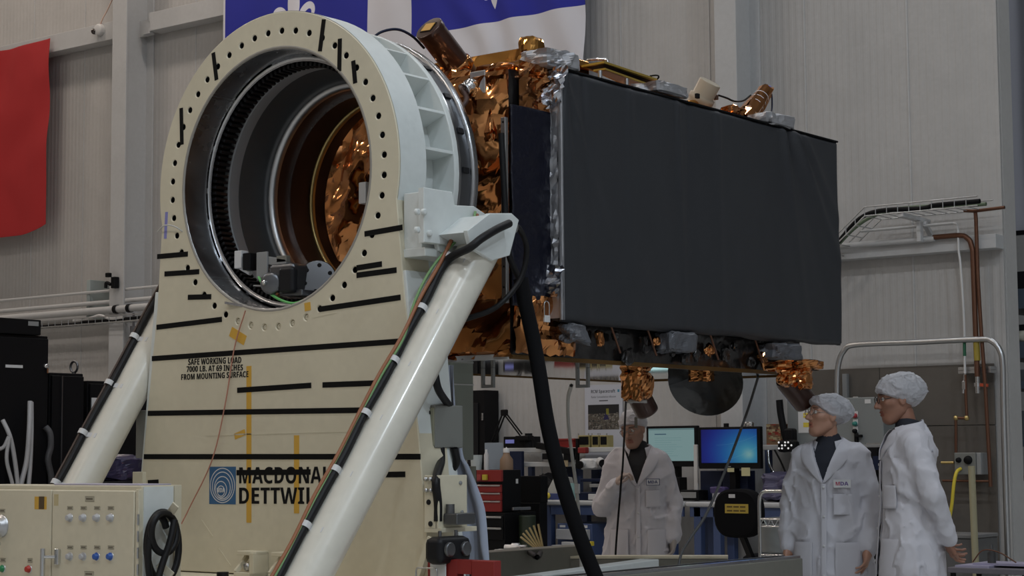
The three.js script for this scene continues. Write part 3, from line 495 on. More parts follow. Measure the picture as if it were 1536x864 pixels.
  { const p = under(1190, 556); part(sat, 'foil_can', lump(V(p.x + .01, p.y - .04, p.z), .16, .1, .2, .02, 3.9, 8, null, 7), M.foil); part(sat, 'foil_can', lump(V(p.x + .06, p.y - .055, p.z - .03), .06, .12, .08, .02, 4.9, 6, null, 7), M.foil); const q = atD(1181, 570, camera.position.distanceTo(p)); camTube(q, seen(.58, -.68, -.3), .2, .075, 'sensor_tube'); part(sat, 'sensor_flange', lump(V(p.x, p.y + .03, p.z - .02), .3, .06, .22, .02, 7.9, 8, null, 7), M.foil); }
  { const p = under(1058, 562); const c = V(p.x, p.y - .04, p.z), n = seen(-.25, -.35, .9); const g = turn([[-.06, .05], [-.055, .12], [-.03, .19], [0, .235], [.006, .232], [-.02, .18], [-.045, .1], [-.05, 0]], c, n, 40); part(sat, 'dish_antenna', g, M.blackFilm, 'black dish antenna in glossy film'); part(sat, 'dish_feed', lump(c.clone().addScaledVector(n, .02).add(V(-.03, .03, 0)), .16, .05, .06, .02, 5.5, 7), M.foil); part(sat, 'dish_mast', rod(c.clone().addScaledVector(n, -.05), V(c.x, BY0 - .012, c.z - .03), .03), M.black); }
  const grip = (pts, m) => part(sat, 'handle', hose(pts, .009, 40, 8, .05), m);
  for (const [x, m] of [[732, M.grey], [874, M.grey]]) { const p = under(x, 552), w = .045, b = .1; part(sat, 'handle', [bx(p.x - w, p.x - w + .018, p.y - b, p.y, p.z - .01, p.z + .01, .003), bx(p.x + w - .018, p.x + w, p.y - b, p.y, p.z - .01, p.z + .01, .003), bx(p.x - w, p.x + w, p.y - b - .012, p.y - b + .006, p.z - .01, p.z + .01, .003)], m); }
  // glimpses of foil and struts; most scraps coloured black as shade under the panel
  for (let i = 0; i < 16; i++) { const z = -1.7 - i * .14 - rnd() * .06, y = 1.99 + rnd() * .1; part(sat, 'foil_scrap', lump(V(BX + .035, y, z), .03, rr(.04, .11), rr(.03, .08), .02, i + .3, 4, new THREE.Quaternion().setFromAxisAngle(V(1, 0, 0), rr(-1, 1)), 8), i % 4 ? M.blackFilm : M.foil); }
  for (const z of [-1.9, -2.25, -2.9, -3.4]) part(sat, 'truss_rod', rod(V(BX + .05, 2.0, z), V(BX + .06, 2.14, z + .1), .006), M.copper);
  // warning tag with wire loop near the front lower corner
  { const p = onX(820, 468, .76); part(sat, 'wire_loop', hose([V(p.x, p.y - .03, p.z - .02), V(p.x, p.y + .04, p.z - .02), V(p.x, p.y + .055, p.z), V(p.x, p.y + .04, p.z + .02), V(p.x, p.y - .03, p.z + .02)], .004, 24, 6), M.chrome); part(sat, 'clip_tag', cb(V(p.x, p.y - .035, p.z), .012, .035, .046, .003), M.plasticWhite); }
  part(sat, 'harness', hose([onX(764, 334, 1.1), onX(780, 345, 1.02), onX(790, 375, .98), onX(780, 420, .95), onX(745, 460, .9), onX(700, 478, .8), onX(672, 485, .7)], .014, 50, 8), M.rubber);
  part(sat, 'harness', hose([onX(752, 200, BX + .06), onX(757, 300, BX + .07), onX(763, 380, BX + .08), onX(790, 440, BX + .09), onX(800, 480, BX + .1)], .016, 40, 8), M.rubber);
}
// drive motor in the bottom of the bore
{
  const P = (x, y, z = -.14) => onZ(x, y, z), f = onZ(465, 420, -.16);
  const mo = part(fx, 'drive_motor', turn([[-.02, .092], [.05, .092], [.055, .086], [.055, 0]], V(f.x, f.y, -.22), seen(.0, .25, 1), 40), M.steelDark, 'drive motor meshing with the ring gear');
  for (let k = 0; k < 6; k++) { const a = k * 1.05 + .4, u = seen(1, 0, 0), v = seen(0, 1, -.25), n = seen(0, .25, 1); part(mo, 'bolt_hole', turn([[0, .011], [.003, .01], [.003, 0]], V(f.x, f.y, -.22).addScaledVector(n, .055).addScaledVector(u, .066 * Math.cos(a)).addScaledVector(v, .066 * Math.sin(a)), n, 10), M.black); }
  const b = P(440, 420); part(mo, 'gearbox', cb(V(b.x, b.y, -.13), .17, .15, .16, .02), M.steelDark); part(mo, 'gearbox_cover', cb(V(b.x + .055, b.y - .01, -.05), .1, .13, .05, .02), M.blackMetal);
  part(mo, 'end_cap', turn([[0, .055], [.03, .055], [.045, .04], [.045, 0]], V(b.x - .05, b.y - .02, -.05), seen(-.2, 0, 1), 24), M.steelDark); part(mo, 'shaft', turn([[0, .012], [.03, .012], [.03, 0]], V(b.x - .055, b.y - .02, -.005), seen(-.2, 0, 1), 14), M.chrome);
  const s = P(398, 398); part(mo, 'switch_plate', cb(V(s.x, s.y, -.12), .075, .13, .012, .003), M.grey); part(mo, 'switch_block', cb(V(P(378, 393).x, P(378, 393).y, -.13), .055, .085, .06, .004), M.black); part(mo, 'switch_cover', cb(V(P(364, 390).x, P(364, 390).y, -.13), .05, .09, .05, .004), M.plasticWhite);
  part(mo, 'arm', bar(P(398, 390), P(432, 395), .03, .04, V(0, 1, 0), .004), M.grey); part(mo, 'plate', cb(P(425, 389), .07, .035, .03, .004), M.olive); part(mo, 'mount_foot', bar(P(432, 440), P(470, 440), .16, .03, V(0, 1, 0), .005), M.steelDark);
  part(mo, 'connector', rod(P(362, 402), P(376, 410), .012), M.plasticWhite);
  part(fx, 'motor_cable', hose([P(388, 416, -.1), P(398, 432, -.06), P(415, 447, -.03), P(440, 455, -.02), P(462, 448, -.03)], .007, 40, 6), M.green, 'green wire'); part(fx, 'motor_cable', hose([P(395, 416, -.11), P(405, 430, -.07), P(418, 443, -.04)], .008, 30, 6), M.orange, 'orange wire');
  part(fx, 'sensor_box', cb(onZ(548, 290, -.5), .05, .11, .05, .006), M.plasticWhite, 'small white box');
  part(fx, 'drip_tray', [bar(P(345, 455, -.02), P(385, 462, -.06), .1, .012)], M.steel);
}
// ================= flags and fittings on the wall =================
function fleur(c, x, y, s) {                                     // lily emblem printed on the flag
  c.save(); c.translate(x, y); c.scale(s, s); c.fillStyle = '#d9d9e2';
  c.beginPath(); c.moveTo(0, -52); c.bezierCurveTo(14, -28, 16, -4, 8, 18); c.lineTo(-8, 18); c.bezierCurveTo(-16, -4, -14, -28, 0, -52); c.fill();
  for (const k of [-1, 1]) { c.beginPath(); c.moveTo(k * 8, 18); c.bezierCurveTo(k * 10, 2, k * 20, -14, k * 32, -10); c.bezierCurveTo(k * 44, -6, k * 42, 12, k * 30, 12); c.bezierCurveTo(k * 36, 4, k * 32, -2, k * 27, 0); c.bezierCurveTo(k * 20, 4, k * 18, 10, k * 16, 18); c.fill(); }
  c.fillRect(-18, 19, 36, 6);
  c.beginPath(); c.moveTo(-5, 26); c.lineTo(5, 26); c.bezierCurveTo(9, 38, 5, 44, 0, 52); c.bezierCurveTo(-5, 44, -9, 38, -5, 26); c.fill();
  for (const k of [-1, 1]) { c.beginPath(); c.moveTo(k * 6, 26); c.lineTo(k * 12, 26); c.bezierCurveTo(k * 12, 32, k * 17, 35, k * 21, 33); c.bezierCurveTo(k * 17, 42, k * 7, 38, k * 6, 26); c.fill(); }
  c.restore();
}
{
  const fm = canvasMat(1536, 1024, (c, w, h) => { c.fillStyle = '#1c2494'; c.fillRect(0, 0, w, h); c.fillStyle = '#cfcfd6'; c.fillRect(w / 2 - 94, 0, 188, h); c.fillRect(0, h / 2 - 92, w, 184); c.fillRect(0, 0, 10, h); for (const [x, y] of [[.22, .25], [.78, .25], [.22, .80], [.78, .80]]) fleur(c, w * x, h * y, 2.4); }, { roughness: .8, bumpMap: rep(T_weave, 40, 30), bumpScale: .0006 });
  const x0 = onZ(336, 60, -7.74).x, x1 = onZ(877, 60, -7.74).x, yc = (onZ(877, 8, -7.74).y + onZ(877, 97, -7.74).y) / 2, H = (x1 - x0) * 2 / 3;
  const g = sheet(150, 90, (a, b) => V(x0 + (x1 - x0) * a, yc - H / 2 + H * b - .05 * Math.sin(a * Math.PI) * (b > .9 ? .3 : .15), -7.73 + .03 * Math.sin(a * 58 + b * 16 + 2.4 * noise(a * 7, b * 4)) * (.3 + a) * (.55 + .45 * noise(a * 5, b * 4, 2)) + .02 * fbm(a * 6, b * 4, 4)));
  solo('flag', 'blue flag with a white cross and white lily emblems hung on the wall', 'flag', thick(g, .003), fm, null, true);
  const rx0 = onZ(-60, 90, -7.74).x, rx1 = onZ(75.5, 57, -7.74).x, ry1 = onZ(75, 57, -7.74).y, ry0 = onZ(20, 354, -7.74).y;
  const r = sheet(80, 90, (a, b) => { const cut = .10 * Math.pow(Math.max(0, a - .72) / .28, 2) * (1 - b); const sag = -.06 * Math.sin(a * 3) * (b); return V(rx0 + (rx1 - rx0) * a - .045 * (1 - b) * a, ry0 + cut + (ry1 - ry0 - cut) * b + sag * .4, -7.74 + .016 * Math.sin((a * 1.2 - b) * 9 + 2.4 * noise(a * 3, b * 3)) * (.5 + .5 * b) + .02 * fbm(a * 4, b * 3, 7)); });
  solo('flag', 'plain red flag hung flat on the wall left of the column', 'flag', thick(r, .003), M.redFlag);
  // dome camera on the beam
  const p = onZ(152, 45, -7.8), dc = thing('dome_camera', 'small white security camera with dark dome on the wall beam', 'camera', [p.x, p.y - .06, -7.8]);
  part(dc, 'base', turn([[0, .07], [.05, .068], [.07, .055], [.07, 0]], V(p.x, p.y, -7.8), V(0, -.1, 1), 28), M.plasticWhite); part(dc, 'lens_dome', new THREE.SphereGeometry(.036, 18, 14).translate(p.x - .06, p.y - .02, -7.74), phy(.02, .012, .01, .08, 0, { clearcoat: 1 }));
  part(dc, 'conduit', hose([V(p.x, p.y + .05, -7.78), onZ(154, 28, -7.8), onZ(161, 15, -7.85), onZ(170, -4, -7.9)], .009, 24, 6), colorOf(.5, .36, .3, .5));
  // pipes on the left wall
  const Lx = -20, Rx = onZ(330, 440, -7.6).x;
  const pipe = (px, py, z, r, label, m = M.steelWhite, x0 = Lx, x1 = Rx, name = 'wall_pipe') => { const y = onZ(px, py, z).y; return solo(name, label, 'pipe', rod(V(x0, y, z), V(x1, y, z), r, r, 14), m); };
  pipe(100, 442, -7.62, .017, 'uppermost thin white pipe on the wall by the column'); pipe(100, 458.5, -7.62, .026, 'middle white pipe on the wall by the column'); pipe(100, 470, -7.56, .042, 'thick lowest white pipe on the wall by the column');
  const tr = thing('cable_tray', 'wire mesh cable tray under the white wall pipes', 'cable tray', [-10, onZ(150, 487, -7.5).y, -7.45]);
  const ty = onZ(150, 485, -7.45).y; part(tr, 'side_wire', [rod(V(Lx, ty, -7.42), V(Rx, ty, -7.42), .008, .008, 6), rod(V(Lx, ty + .07, -7.42), V(Rx, ty + .07, -7.42), .006, .006, 6), rod(V(Lx, ty, -7.6), V(Rx, ty, -7.6), .006, .006, 6)], M.alu);
  const cw = []; for (let x = -13.6; x < Rx; x += .12) cw.push(rod(V(x, ty, -7.6), V(x, ty, -7.42), .004, .004, 5), rod(V(x, ty, -7.42), V(x, ty + .07, -7.42), .004, .004, 5)); const cwm = part(tr, 'cross_wires', cw, M.alu); cwm.userData.kind = 'stuff';
  part(tr, 'cable', hose([V(Lx, ty + .03, -7.5), onZ(90, 488, -7.48), onZ(120, 484, -7.48), onZ(160, 481, -7.48), onZ(200, 477, -7.48), onZ(240, 474, -7.48)], .02, 60, 8), M.black); part(tr, 'cable', hose([onZ(110, 481, -7.44), onZ(135, 477, -7.44), onZ(150, 473, -7.44), onZ(165, 478, -7.44), onZ(185, 476, -7.44)], .014, 40, 8), M.plasticWhite);
  const ps = onZ(134, 465, -7.66), pt = onZ(134, 420, -7.66); solo('support_post', 'short grey bracket post holding the wall pipes', 'bracket', [bx(ps.x - .03, ps.x + .03, ps.y - .1, pt.y, -7.98, -7.64, .004)], colorOf(.35, .40, .40));
  for (const x of [175, 195]) { const q = onZ(x, 464, -7.56); solo('pipe_clamp', 'black clamp band on the thick wall pipe', 'clamp', turn([[-.03, .05], [.03, .05]], V(q.x, onZ(100, 470, -7.56).y, -7.56), V(1, 0, 0), 16), M.black, 'pipe clamps'); }
  const hp = onZ(166, 424, -7.5), ca = thing('bracket_camera', 'small black camera on a bracket above the wall pipes', 'camera', [hp.x, hp.y - .08, -7.5]);
  part(ca, 'body', cb(V(hp.x + .04, hp.y, -7.53), .07, .13, .07, .008), M.black); part(ca, 'arm', hose([V(hp.x, hp.y - .02, -7.5), V(hp.x - .05, hp.y - .0, -7.48), V(hp.x - .06, hp.y - .06, -7.48)], .02, 16, 8), M.black); part(ca, 'sensor', cb(V(hp.x - .04, hp.y + .09, -7.5), .06, .05, .05, .006), M.black); part(ca, 'mount', bx(hp.x + .02, hp.x + .06, hp.y - .03, hp.y + .03, -7.57, -7.55), M.black);
  const sw = onZ(153, 443, -7.96); solo('junction_cover', 'small brown-stained round cover on the wall between the pipes', 'wall fitting', turn([[0, .06], [.02, .055], [.02, 0]], V(sw.x, sw.y, WZ + .002), V(0, 0, 1), 20), colorOf(.42, .29, .17));
  const dp = onZ(195, 497, -7.5); solo('drop_conduit', 'thin grey conduit with a black coupling dropping beside the column', 'conduit', [rod(V(dp.x, .2, -7.55), V(dp.x, onZ(195, 470, -7.55).y, -7.55), .014, .014, 8), rod(V(dp.x, dp.y - .06, -7.55), V(dp.x, dp.y + .06, -7.55), .04, .04, 12)], colorOf(.12, .12, .13));
}
// ================= control cabinet =================
{
  const z = 1.1, zb = .86, xr = onZ(207, 737, z).x, xl = onZ(-52, 740, z).x, yt = onZ(100, 735, z).y, xd = onZ(77.5, 760, z).x;
  const cc = thing('control_cabinet', 'cream steel control cabinet with push buttons and a cable on its side hook', 'cabinet', [(xl + xr) / 2, 0, (z + zb) / 2]);
  part(cc, 'body', bx(xl, xr, .12, yt + .02, zb, z - .02, .004), M.cream); part(cc, 'plinth', bx(xl + .03, xr - .03, 0, .12, zb + .02, z - .04), M.blackMetal);
  part(cc, 'top_sheet', bx(xd - .05, xr - .05, yt + .02, yt + .026, zb + .01, z - .05, .002), colorOf(.40, .38, .48), 'lilac plastic sheet on the top');
  const dl = part(cc, 'door', bx(xl + .01, xd - .003, .2, yt, z - .02, z, .006), M.cream), dr = part(cc, 'door', bx(xd + .003, onZ(201, 760, z).x, .2, yt, z - .02, z, .006), M.cream);
  part(cc, 'frame_edge', bx(onZ(202, 760, z).x, xr, .15, yt + .005, z - .025, z - .005, .003), M.cream);
  part(cc, 'side_panel', bx(xr, xr + .004, .15, yt + .015, zb + .045, z - .03), M.white); part(cc, 'side_channel', bx(xr, xr + .006, .12, yt + .02, zb, zb + .04, .002), M.cream);
  for (let k = 0; k < 5; k++) part(cc, 'hinge', rod(V(xr - .004, yt - .1 - k * .07, z - .006), V(xr - .004, yt - .145 - k * .07, z - .006), .005, .005, 8), M.alu);
  const button = (px, py, m, door) => { const p = onZ(px, py, z); const b = part(door, 'push_button', turn([[0, .017], [.006, .017], [.007, .013], [.018, .0125], [.02, .01], [.02, 0]], V(p.x, p.y, z), V(0, 0, 1), 22), m); part(b, 'bezel', turn([[0, .019], [.004, .018], [.004, .012]], V(p.x, p.y, z), V(0, 0, 1), 22), M.alu); };
  const lab = (px, py, w, h, door) => { const p = onZ(px, py, z); const m = part(door, 'engraved_label', cb(V(p.x, p.y, z + .001), w, h, .002), colorOf(.40, .37, .28)); part(m, 'label_print', [cb(V(p.x - w * .02, p.y, z + .0022), w * .7, h * .3, .001), bx(p.x - w / 2, p.x + w / 2, p.y - h / 2, p.y - h / 2 + .0015, z + .002, z + .0026), bx(p.x - w / 2, p.x + w / 2, p.y + h / 2 - .0015, p.y + h / 2, z + .002, z + .0026)], colorOf(.12, .1, .07)); };
  const gb = colorOf(.44, .44, .45, .35), bb = colorOf(.03, .10, .38, .35);
  [105.2, 125.3, 145.7, 166.3].forEach((x, i) => { button(x, 776.5, gb, dr); button(x, 834.7, i < 2 ? gb : bb, dr); lab(x + .5, 762, .04, .014, dr); lab(x + .5, 821, .04, .014, dr); });
  lab(135, 748.4, .062, .022, dr); lab(134, 861, .062, .022, dr); button(4.4, 852.8, colorOf(.02, .22, .08, .35), dl); button(44, 853.6, colorOf(.42, .03, .02, .35), dl); lab(45.5, 840.5, .034, .018, dl); lab(5, 840, .04, .018, dl); lab(4, 766, .04, .014, dl);
  const kp = onZ(61, 754.5, z); part(dl, 'amber_tape', cb(V(kp.x, kp.y, z + .0006), .084, .056, .0012), M.kapton); part(dl, 'dark_label', cb(V(kp.x + .008, kp.y + .001, z + .0016), .038, .056, .001), colorOf(.08, .05, .02));
  const fpz = onZ(84.5, 750, z); part(dr, 'faded_tape', cb(V(fpz.x, fpz.y, z + .0005), .03, .05, .001), colorOf(.50, .42, .24));
  const rh = onZ(2, 789, z); const sw = part(dl, 'rotary_switch', turn([[0, .052], [.01, .05], [.014, .04], [.03, .036], [.032, .025], [.032, 0]], V(rh.x, rh.y, z), V(0, 0, 1), 30), M.alu, 'silver rotary switch'); part(sw, 'lever', bar(V(rh.x - .01, rh.y - .01, z + .045), V(rh.x + .055, rh.y - .085, z + .05), .02, .014, V(0, 0, 1), .005), M.chrome); part(sw, 'hub', turn([[.03, .02], [.05, .018], [.05, 0]], V(rh.x, rh.y, z), V(0, 0, 1), 18), M.grey);
  const hb = onZ(78, 822, z); part(cc, 'bar_handle', rod(V(hb.x, hb.y, z + .05), V(hb.x, hb.y - .42, z + .05), .011, .011, 14), M.chrome); const lt = onZ(88, 835, z); part(cc, 'latch', [cb(V(lt.x, lt.y, z + .008), .026, .07, .016, .004), rod(V(lt.x - .005, lt.y, z + .016), V(hb.x, lt.y, z + .05), .008, .008, 10)], M.chrome);
  // hook and coiled cable on the side
  const h1 = onX(243, 788, xr + .01), h2 = onX(264, 757, xr + .12); part(cc, 'cable_hook', bar(h1, h2, .034, .008, V(.5, 0, .8), .002), M.cream); part(cc, 'cable_hook', bar(onX(238, 846, xr + .01), onX(258, 864, xr + .1), .034, .008, V(.5, 0, .8), .002), M.cream);
  const loop = (x0, y0, w, h, X, t0, t1) => { const P = []; for (let k = 0; k <= 18; k++) { const t = t0 + (t1 - t0) * k / 18; P.push(onX(x0 + w * Math.cos(t), y0 + h * Math.sin(t), X + .008 * Math.sin(t * 2))); } return hose(P, .015, 60, 10); };
  const co = thing('power_cable', 'black power cable coiled over the hook on the cabinet side', 'cable', [xr + .06, .8, 1]);
  part(co, 'coil', loop(244, 820, 24, 52, xr + .05, Math.PI * .85, Math.PI * 2.95), M.rubber); part(co, 'coil', loop(246, 800, 19, 30, xr + .085, .2, Math.PI * 2.2), M.rubber); part(co, 'coil', loop(238, 834, 16, 60, xr + .065, Math.PI * .6, Math.PI * 1.75), M.rubber); part(co, 'coil', hose([onX(262, 780, xr + .1), onX(255, 812, xr + .105), onX(244, 845, xr + .1), onX(236, 872, xr + .1)], .015, 30, 10), M.rubber);
}
// ================= dark equipment racks behind the stand =================
{
  // a row of racks whose doors face +X
  const RX = -3.2;
  const rack = (label, x0, x1, y, X) => { const a = onX(x0, y, X), b = onX(x1, y, X), t = (a.y + b.y) / 2; const o = thing('equipment_rack', label, 'rack', [X - .35, 0, (a.z + b.z) / 2]); part(o, 'body', bx(X - .7, X - .02, .06, t, b.z, a.z, .006), M.black); part(o, 'plinth', bx(X - .68, X - .04, 0, .06, b.z + .02, a.z - .02), M.blackMatt); part(o, 'door', bx(X - .02, X, .12, t - .02, b.z + .01, a.z - .01, .004), M.black); return [o, a, b, t]; };
  const [ra, aa, ab, at] = rack('tall black equipment rack with a white name strip and door lock', -110, 75, 499, RX);
  const ls = onX(21, 549.5, RX); part(ra, 'name_strip', cb(ls, .006, .018, .13), M.paper); const lk = onX(68, 549, RX); part(ra, 'door_lock', turn([[0, .016], [.02, .014], [.02, 0]], lk, V(1, 0, 0), 14), M.chrome); part(ra, 'key', cb(V(lk.x + .01, lk.y - .03, lk.z - .01), .006, .03, .012), M.chrome);
  const ub = onX(62, 480, RX); const un = thing('rack_unit', 'flat black instrument lying on top of the tallest rack', 'instrument', [RX - .3, at, (aa.z + ub.z) / 2]); part(un, 'case', bx(RX - .6, RX, at + .001, ub.y, ub.z, aa.z - .1, .006), M.black); const bd = onX(50, 485.5, RX); part(un, 'badge', cb(bd, .005, .028, .08), M.grey);
  const [rb, , , bt] = rack('narrower black rack with a lifting eye on top', 77, 128, 559.5, RX - .05); const eb = onX(111, 558, RX - .2); part(rb, 'lifting_eye', [new THREE.TorusGeometry(.036, .008, 10, 24).translate(eb.x, bt + .05, eb.z), rod(V(eb.x, bt - .02, eb.z), V(eb.x, bt + .014, eb.z), .014, .014, 10)], M.steelDark); const dv = onX(92, 600, RX - .05); part(rb, 'door_edge', bx(RX - .05, RX - .04, .2, bt - .02, dv.z - .004, dv.z + .004), M.steelDark);
  rack('low black rack standing behind the left strut of the stand', 134, 262, 573, RX - .1);
  const sg = onX(138, 612, RX - .03); solo('paper_sign', 'white card fixed to the low black rack beside the strut', 'sign', cb(V(RX - .097, sg.y, sg.z - .1), .006, .14, .1), M.paper);
  const cable = (pts, r, label) => solo('white_cable', label, 'cable', hose(pts.map(([x, y, z]) => onX(x, y, RX + .06 + (z + 1.5) * .6)), r, 50, 8), colorOf(.42, .42, .43, .5), 'grey-white cables in front of the racks');
  cable([[45, 602, -1.5], [44, 640, -1.45], [40, 690, -1.42], [30, 735, -1.4], [26, 790, -1.4], [24, 860, -1.4]], .016, 'grey-white cable hanging straight in front of the tall rack');
  cable([[47, 603, -1.5], [47, 650, -1.46], [45, 700, -1.42], [42, 740, -1.4], [40, 800, -1.4]], .014, 'grey-white cable hanging beside its straight twin at the tall rack');
  cable([[4, 630, -1.5], [15, 655, -1.42], [22, 690, -1.4], [27, 735, -1.4], [30, 800, -1.4]], .014, 'curved grey cable looping down from the tall rack');
  cable([[-5, 675, -1.48], [6, 670, -1.42], [14, 655, -1.4], [10, 690, -1.4], [20, 735, -1.4], [22, 800, -1.4]], .012, 'crossing grey cable low on the tall rack');
  const hb = onZ(72, 660, -2.3); solo('cable_bundle', 'dark bundle of leads hanging on the narrow rack', 'cable', hose([onX(68, 640, RX + .02), onX(75, 650, RX + .04), onX(76, 670, RX + .04), onX(72, 690, RX + .04), onX(77, 720, RX + .04), onX(75, 780, RX + .04)], .02, 40, 8), colorOf(.07, .07, .075));
  // trolley with plastic wrap behind the strut
  const ta = onX(140, 722, -2.75), tb = onX(206, 722, -2.75), TY = onX(172, 722, -2.75).y, tv = thing('equipment_trolley', 'low dark trolley with purple plastic wrap behind the strut', 'trolley', [-2.9, 0, (ta.z + tb.z) / 2]);
  part(tv, 'deck', bx(-3.15, -2.75, TY - .04, TY, tb.z, ta.z, .005), M.blackMetal); for (const x of [-3.12, -2.78]) for (const z of [tb.z + .03, ta.z - .03]) part(tv, 'leg', rod(V(x, 0, z), V(x, TY - .02, z), .015), M.blackMetal);
  const pb = onX(178, 708, -2.85); solo('plastic_wrap', 'heap of purple plastic film on the dark trolley', 'plastic film', lump(V(-2.93, TY + .08, pb.z), .26, .15, .34, .03, 3.3, 10, null, 5), phy(.035, .03, .075, .3, 0, { specularIntensity: .6 }));
  const ft = onX(151, 700, -2.8); solo('pipe_fitting', 'small chrome fitting standing on the dark trolley', 'fitting', [rod(V(-2.8, TY, ft.z), V(-2.8, ft.y + .08, ft.z), .012, .012, 10), turn([[0, .03], [.03, .028], [.03, 0]], V(-2.8, ft.y, ft.z), V(0, 1, 0), 14)], M.chrome);
}
// ================= bench area along the back wall =================
const fb = (x1, y1, x2, y2, z, d, r = .004) => { const a = onZ(x1, y1, z), b = onZ(x2, y2, z); return bx(Math.min(a.x, b.x), Math.max(a.x, b.x), Math.min(a.y, b.y), Math.max(a.y, b.y), z - d, z, r); };
const BT = onZ(900, 751, -7.2).y;                          // bench height
{
  const bench = (x0, x1, label, legs, zk = -7.9) => {
    const a = onZ(x0, 755, -7.2).x, b = onZ(x1, 755, -7.2).x, o = thing('workbench', label, 'workbench', [(a + b) / 2, 0, -7.55]);
    part(o, 'bench_top', bx(a, b, BT - .045, BT, zk, -7.2, .018), colorOf(.46, .47, .48, .45)); part(o, 'apron', bx(a + .03, b - .03, BT - .13, BT - .045, -7.26, -7.23, .003), M.blueSteel);
    for (const l of legs) { const x = onZ(l, 800, -7.24).x; part(o, 'leg', bx(x - .035, x + .035, 0, BT - .045, -7.3, -7.23, .004), M.blueSteel); part(o, 'leg', bx(x - .035, x + .035, 0, BT - .045, zk + .04, zk + .11, .004), M.blueSteel); }
    part(o, 'stretcher', bx(a + .04, b - .04, .3, .36, zk + .06, zk + .1), M.blueSteel); return o;
  };
  bench(735, 816.5, 'short blue-legged workbench beside the red tool chest', [745, 811.5]); bench(817.5, 1026, 'blue-legged workbench behind the man holding the rope', [823, 1007]); bench(1027, 1192, 'blue-legged workbench carrying the blue monitor', [1047, 1076], -7.56);
  // riser shelves
  const shelf = (x0, x1, y, label, up) => { const z = -7.6, a = onZ(x0, y, z), b = onZ(x1, y, z), o = thing('riser_shelf', label, 'shelf', [(a.x + b.x) / 2, BT, -7.75]); part(o, 'shelf_board', bx(a.x, b.x, a.y - .045, a.y, -7.92, -7.6, .006), colorOf(.48, .49, .49)); for (const u of up) { const x = onZ(u, y, -7.7).x; part(o, 'upright', bx(x - .025, x + .025, BT, a.y - .045, -7.8, -7.75, .003), M.blueSteel); } return a.y; };
  const SY = shelf(738, 960, 672.5, 'long grey shelf over the workbench holding lamp and boxes', [768, 846, 925]); const SY2 = shelf(1138, 1200, 667.5, 'short grey shelf right of the blue monitor', [1146, 1190]);
  const low = shelf(782, 872, 693, 'lower grey shelf over the workbench beside the red tool chest', [790, 862]);
  const dk = onZ(752, 676, -7.55); const pnl = thing('partition_panel', 'dark blue steel panel standing on the bench under the shelf', 'panel', [onZ(768, 700, -7.55).x, BT, -7.6]); part(pnl, 'sheet', fb(753, 677, 783, 751.5, -7.5, .04), M.darkBlue); part(pnl, 'foot', fb(756, 748, 781, 751, -7.42, .1), M.darkBlue);
  const dk2 = thing('partition_panel', 'dark blue perforated panel between cup and microscope', 'panel', [onZ(850, 700, -7.6).x, BT, -7.6]); part(dk2, 'sheet', fb(838, 697, 862, 750, -7.72, .03), M.darkBlue); for (let i = 0; i < 4; i++) part(dk2, 'slot', fb(846, 703 + i * 8, 850, 706 + i * 8, -7.718, .004, 0), M.blueSteel);
  // tool chest
  const tc = thing('tool_chest', 'red drawer chest with silver handles on a black roller cabinet', 'tool chest', [onZ(735, 800, -6.4).x, 0, -6.6]);
  const cx0 = onZ(715, 750, -6.4).x, cx1 = onZ(752, 750, -6.4).x, cy1 = onZ(730, 705, -6.4).y, cy0 = onZ(730, 768, -6.4).y, cw0 = onZ(706, 800, -6.38).x, cw1 = onZ(755, 800, -6.38).x;
  part(tc, 'chest_body', bx(cx0, cx1, cy0, cy1, -6.68, -6.42, .006), M.black); part(tc, 'lid_tray', bx(cx0, cx1, cy1 - .1, cy1 - .0, -6.43, -6.4, .004), M.red);
  for (const [p, q] of [[727, 738.5], [739, 750.5], [751, 767.5]]) { const t = onZ(730, p, -6.4).y, u = onZ(730, q, -6.4).y, dr = part(tc, 'drawer', bx(cx0 + .006, cx1 - .006, u, t, -6.43, -6.4, .004), M.red); part(dr, 'handle', bx(cx0 + .012, cx1 - .012, t - .014, t - .002, -6.4, -6.388, .003), M.alu); }
  part(tc, 'cabinet_body', bx(cw0, cw1, .12, cy0 - .004, -6.85, -6.4, .006), M.black); for (const [p] of [[775], [792]]) { const t = onZ(735, p, -6.38).y; const dr = part(tc, 'drawer', bx(cw0 + .01, cw1 - .01, t - .1, t + .012, -6.4, -6.385, .004), M.black); part(dr, 'handle', bx(cw0 + .03, cw1 - .02, t - .012, t + .004, -6.385, -6.37, .003), M.alu); }
  part(tc, 'side_handle', bx(cw1, cw1 + .02, onX(770, 763, cw1).y - .015, onX(770, 763, cw1).y + .012, -6.75, -6.5, .004), M.alu); for (const x of [cw0 + .06, cw1 - .06]) for (const z of [-6.8, -6.45]) part(tc, 'castor', turn([[-.02, .05], [.02, .05]], V(x, .06, z), V(1, 0, 0), 16), M.rubber);
  part(tc, 'door_sticker', cb(V(cx1 + .003, cy1 - .1, -6.62), .003, .04, .03), M.paper);
  for (const [px, m, n, l] of [[729, colorOf(.5, .4, .04), 'parts_box', 'small yellow box in the tool chest lid'], [721, colorOf(.3, .04, .04), 'parts_box', 'small red tin in the tool chest lid']]) { const q = onZ(px, 719, -6.4); solo(n, l, 'box', bx(q.x - .022, q.x + .022, cy1 - .1 + .012, cy1 - .04, -6.399, -6.37, .004), m); }
  // things on the chest
  const topz = -6.55; const ct = (px, z = topz) => onZ(px, 705, z).x;
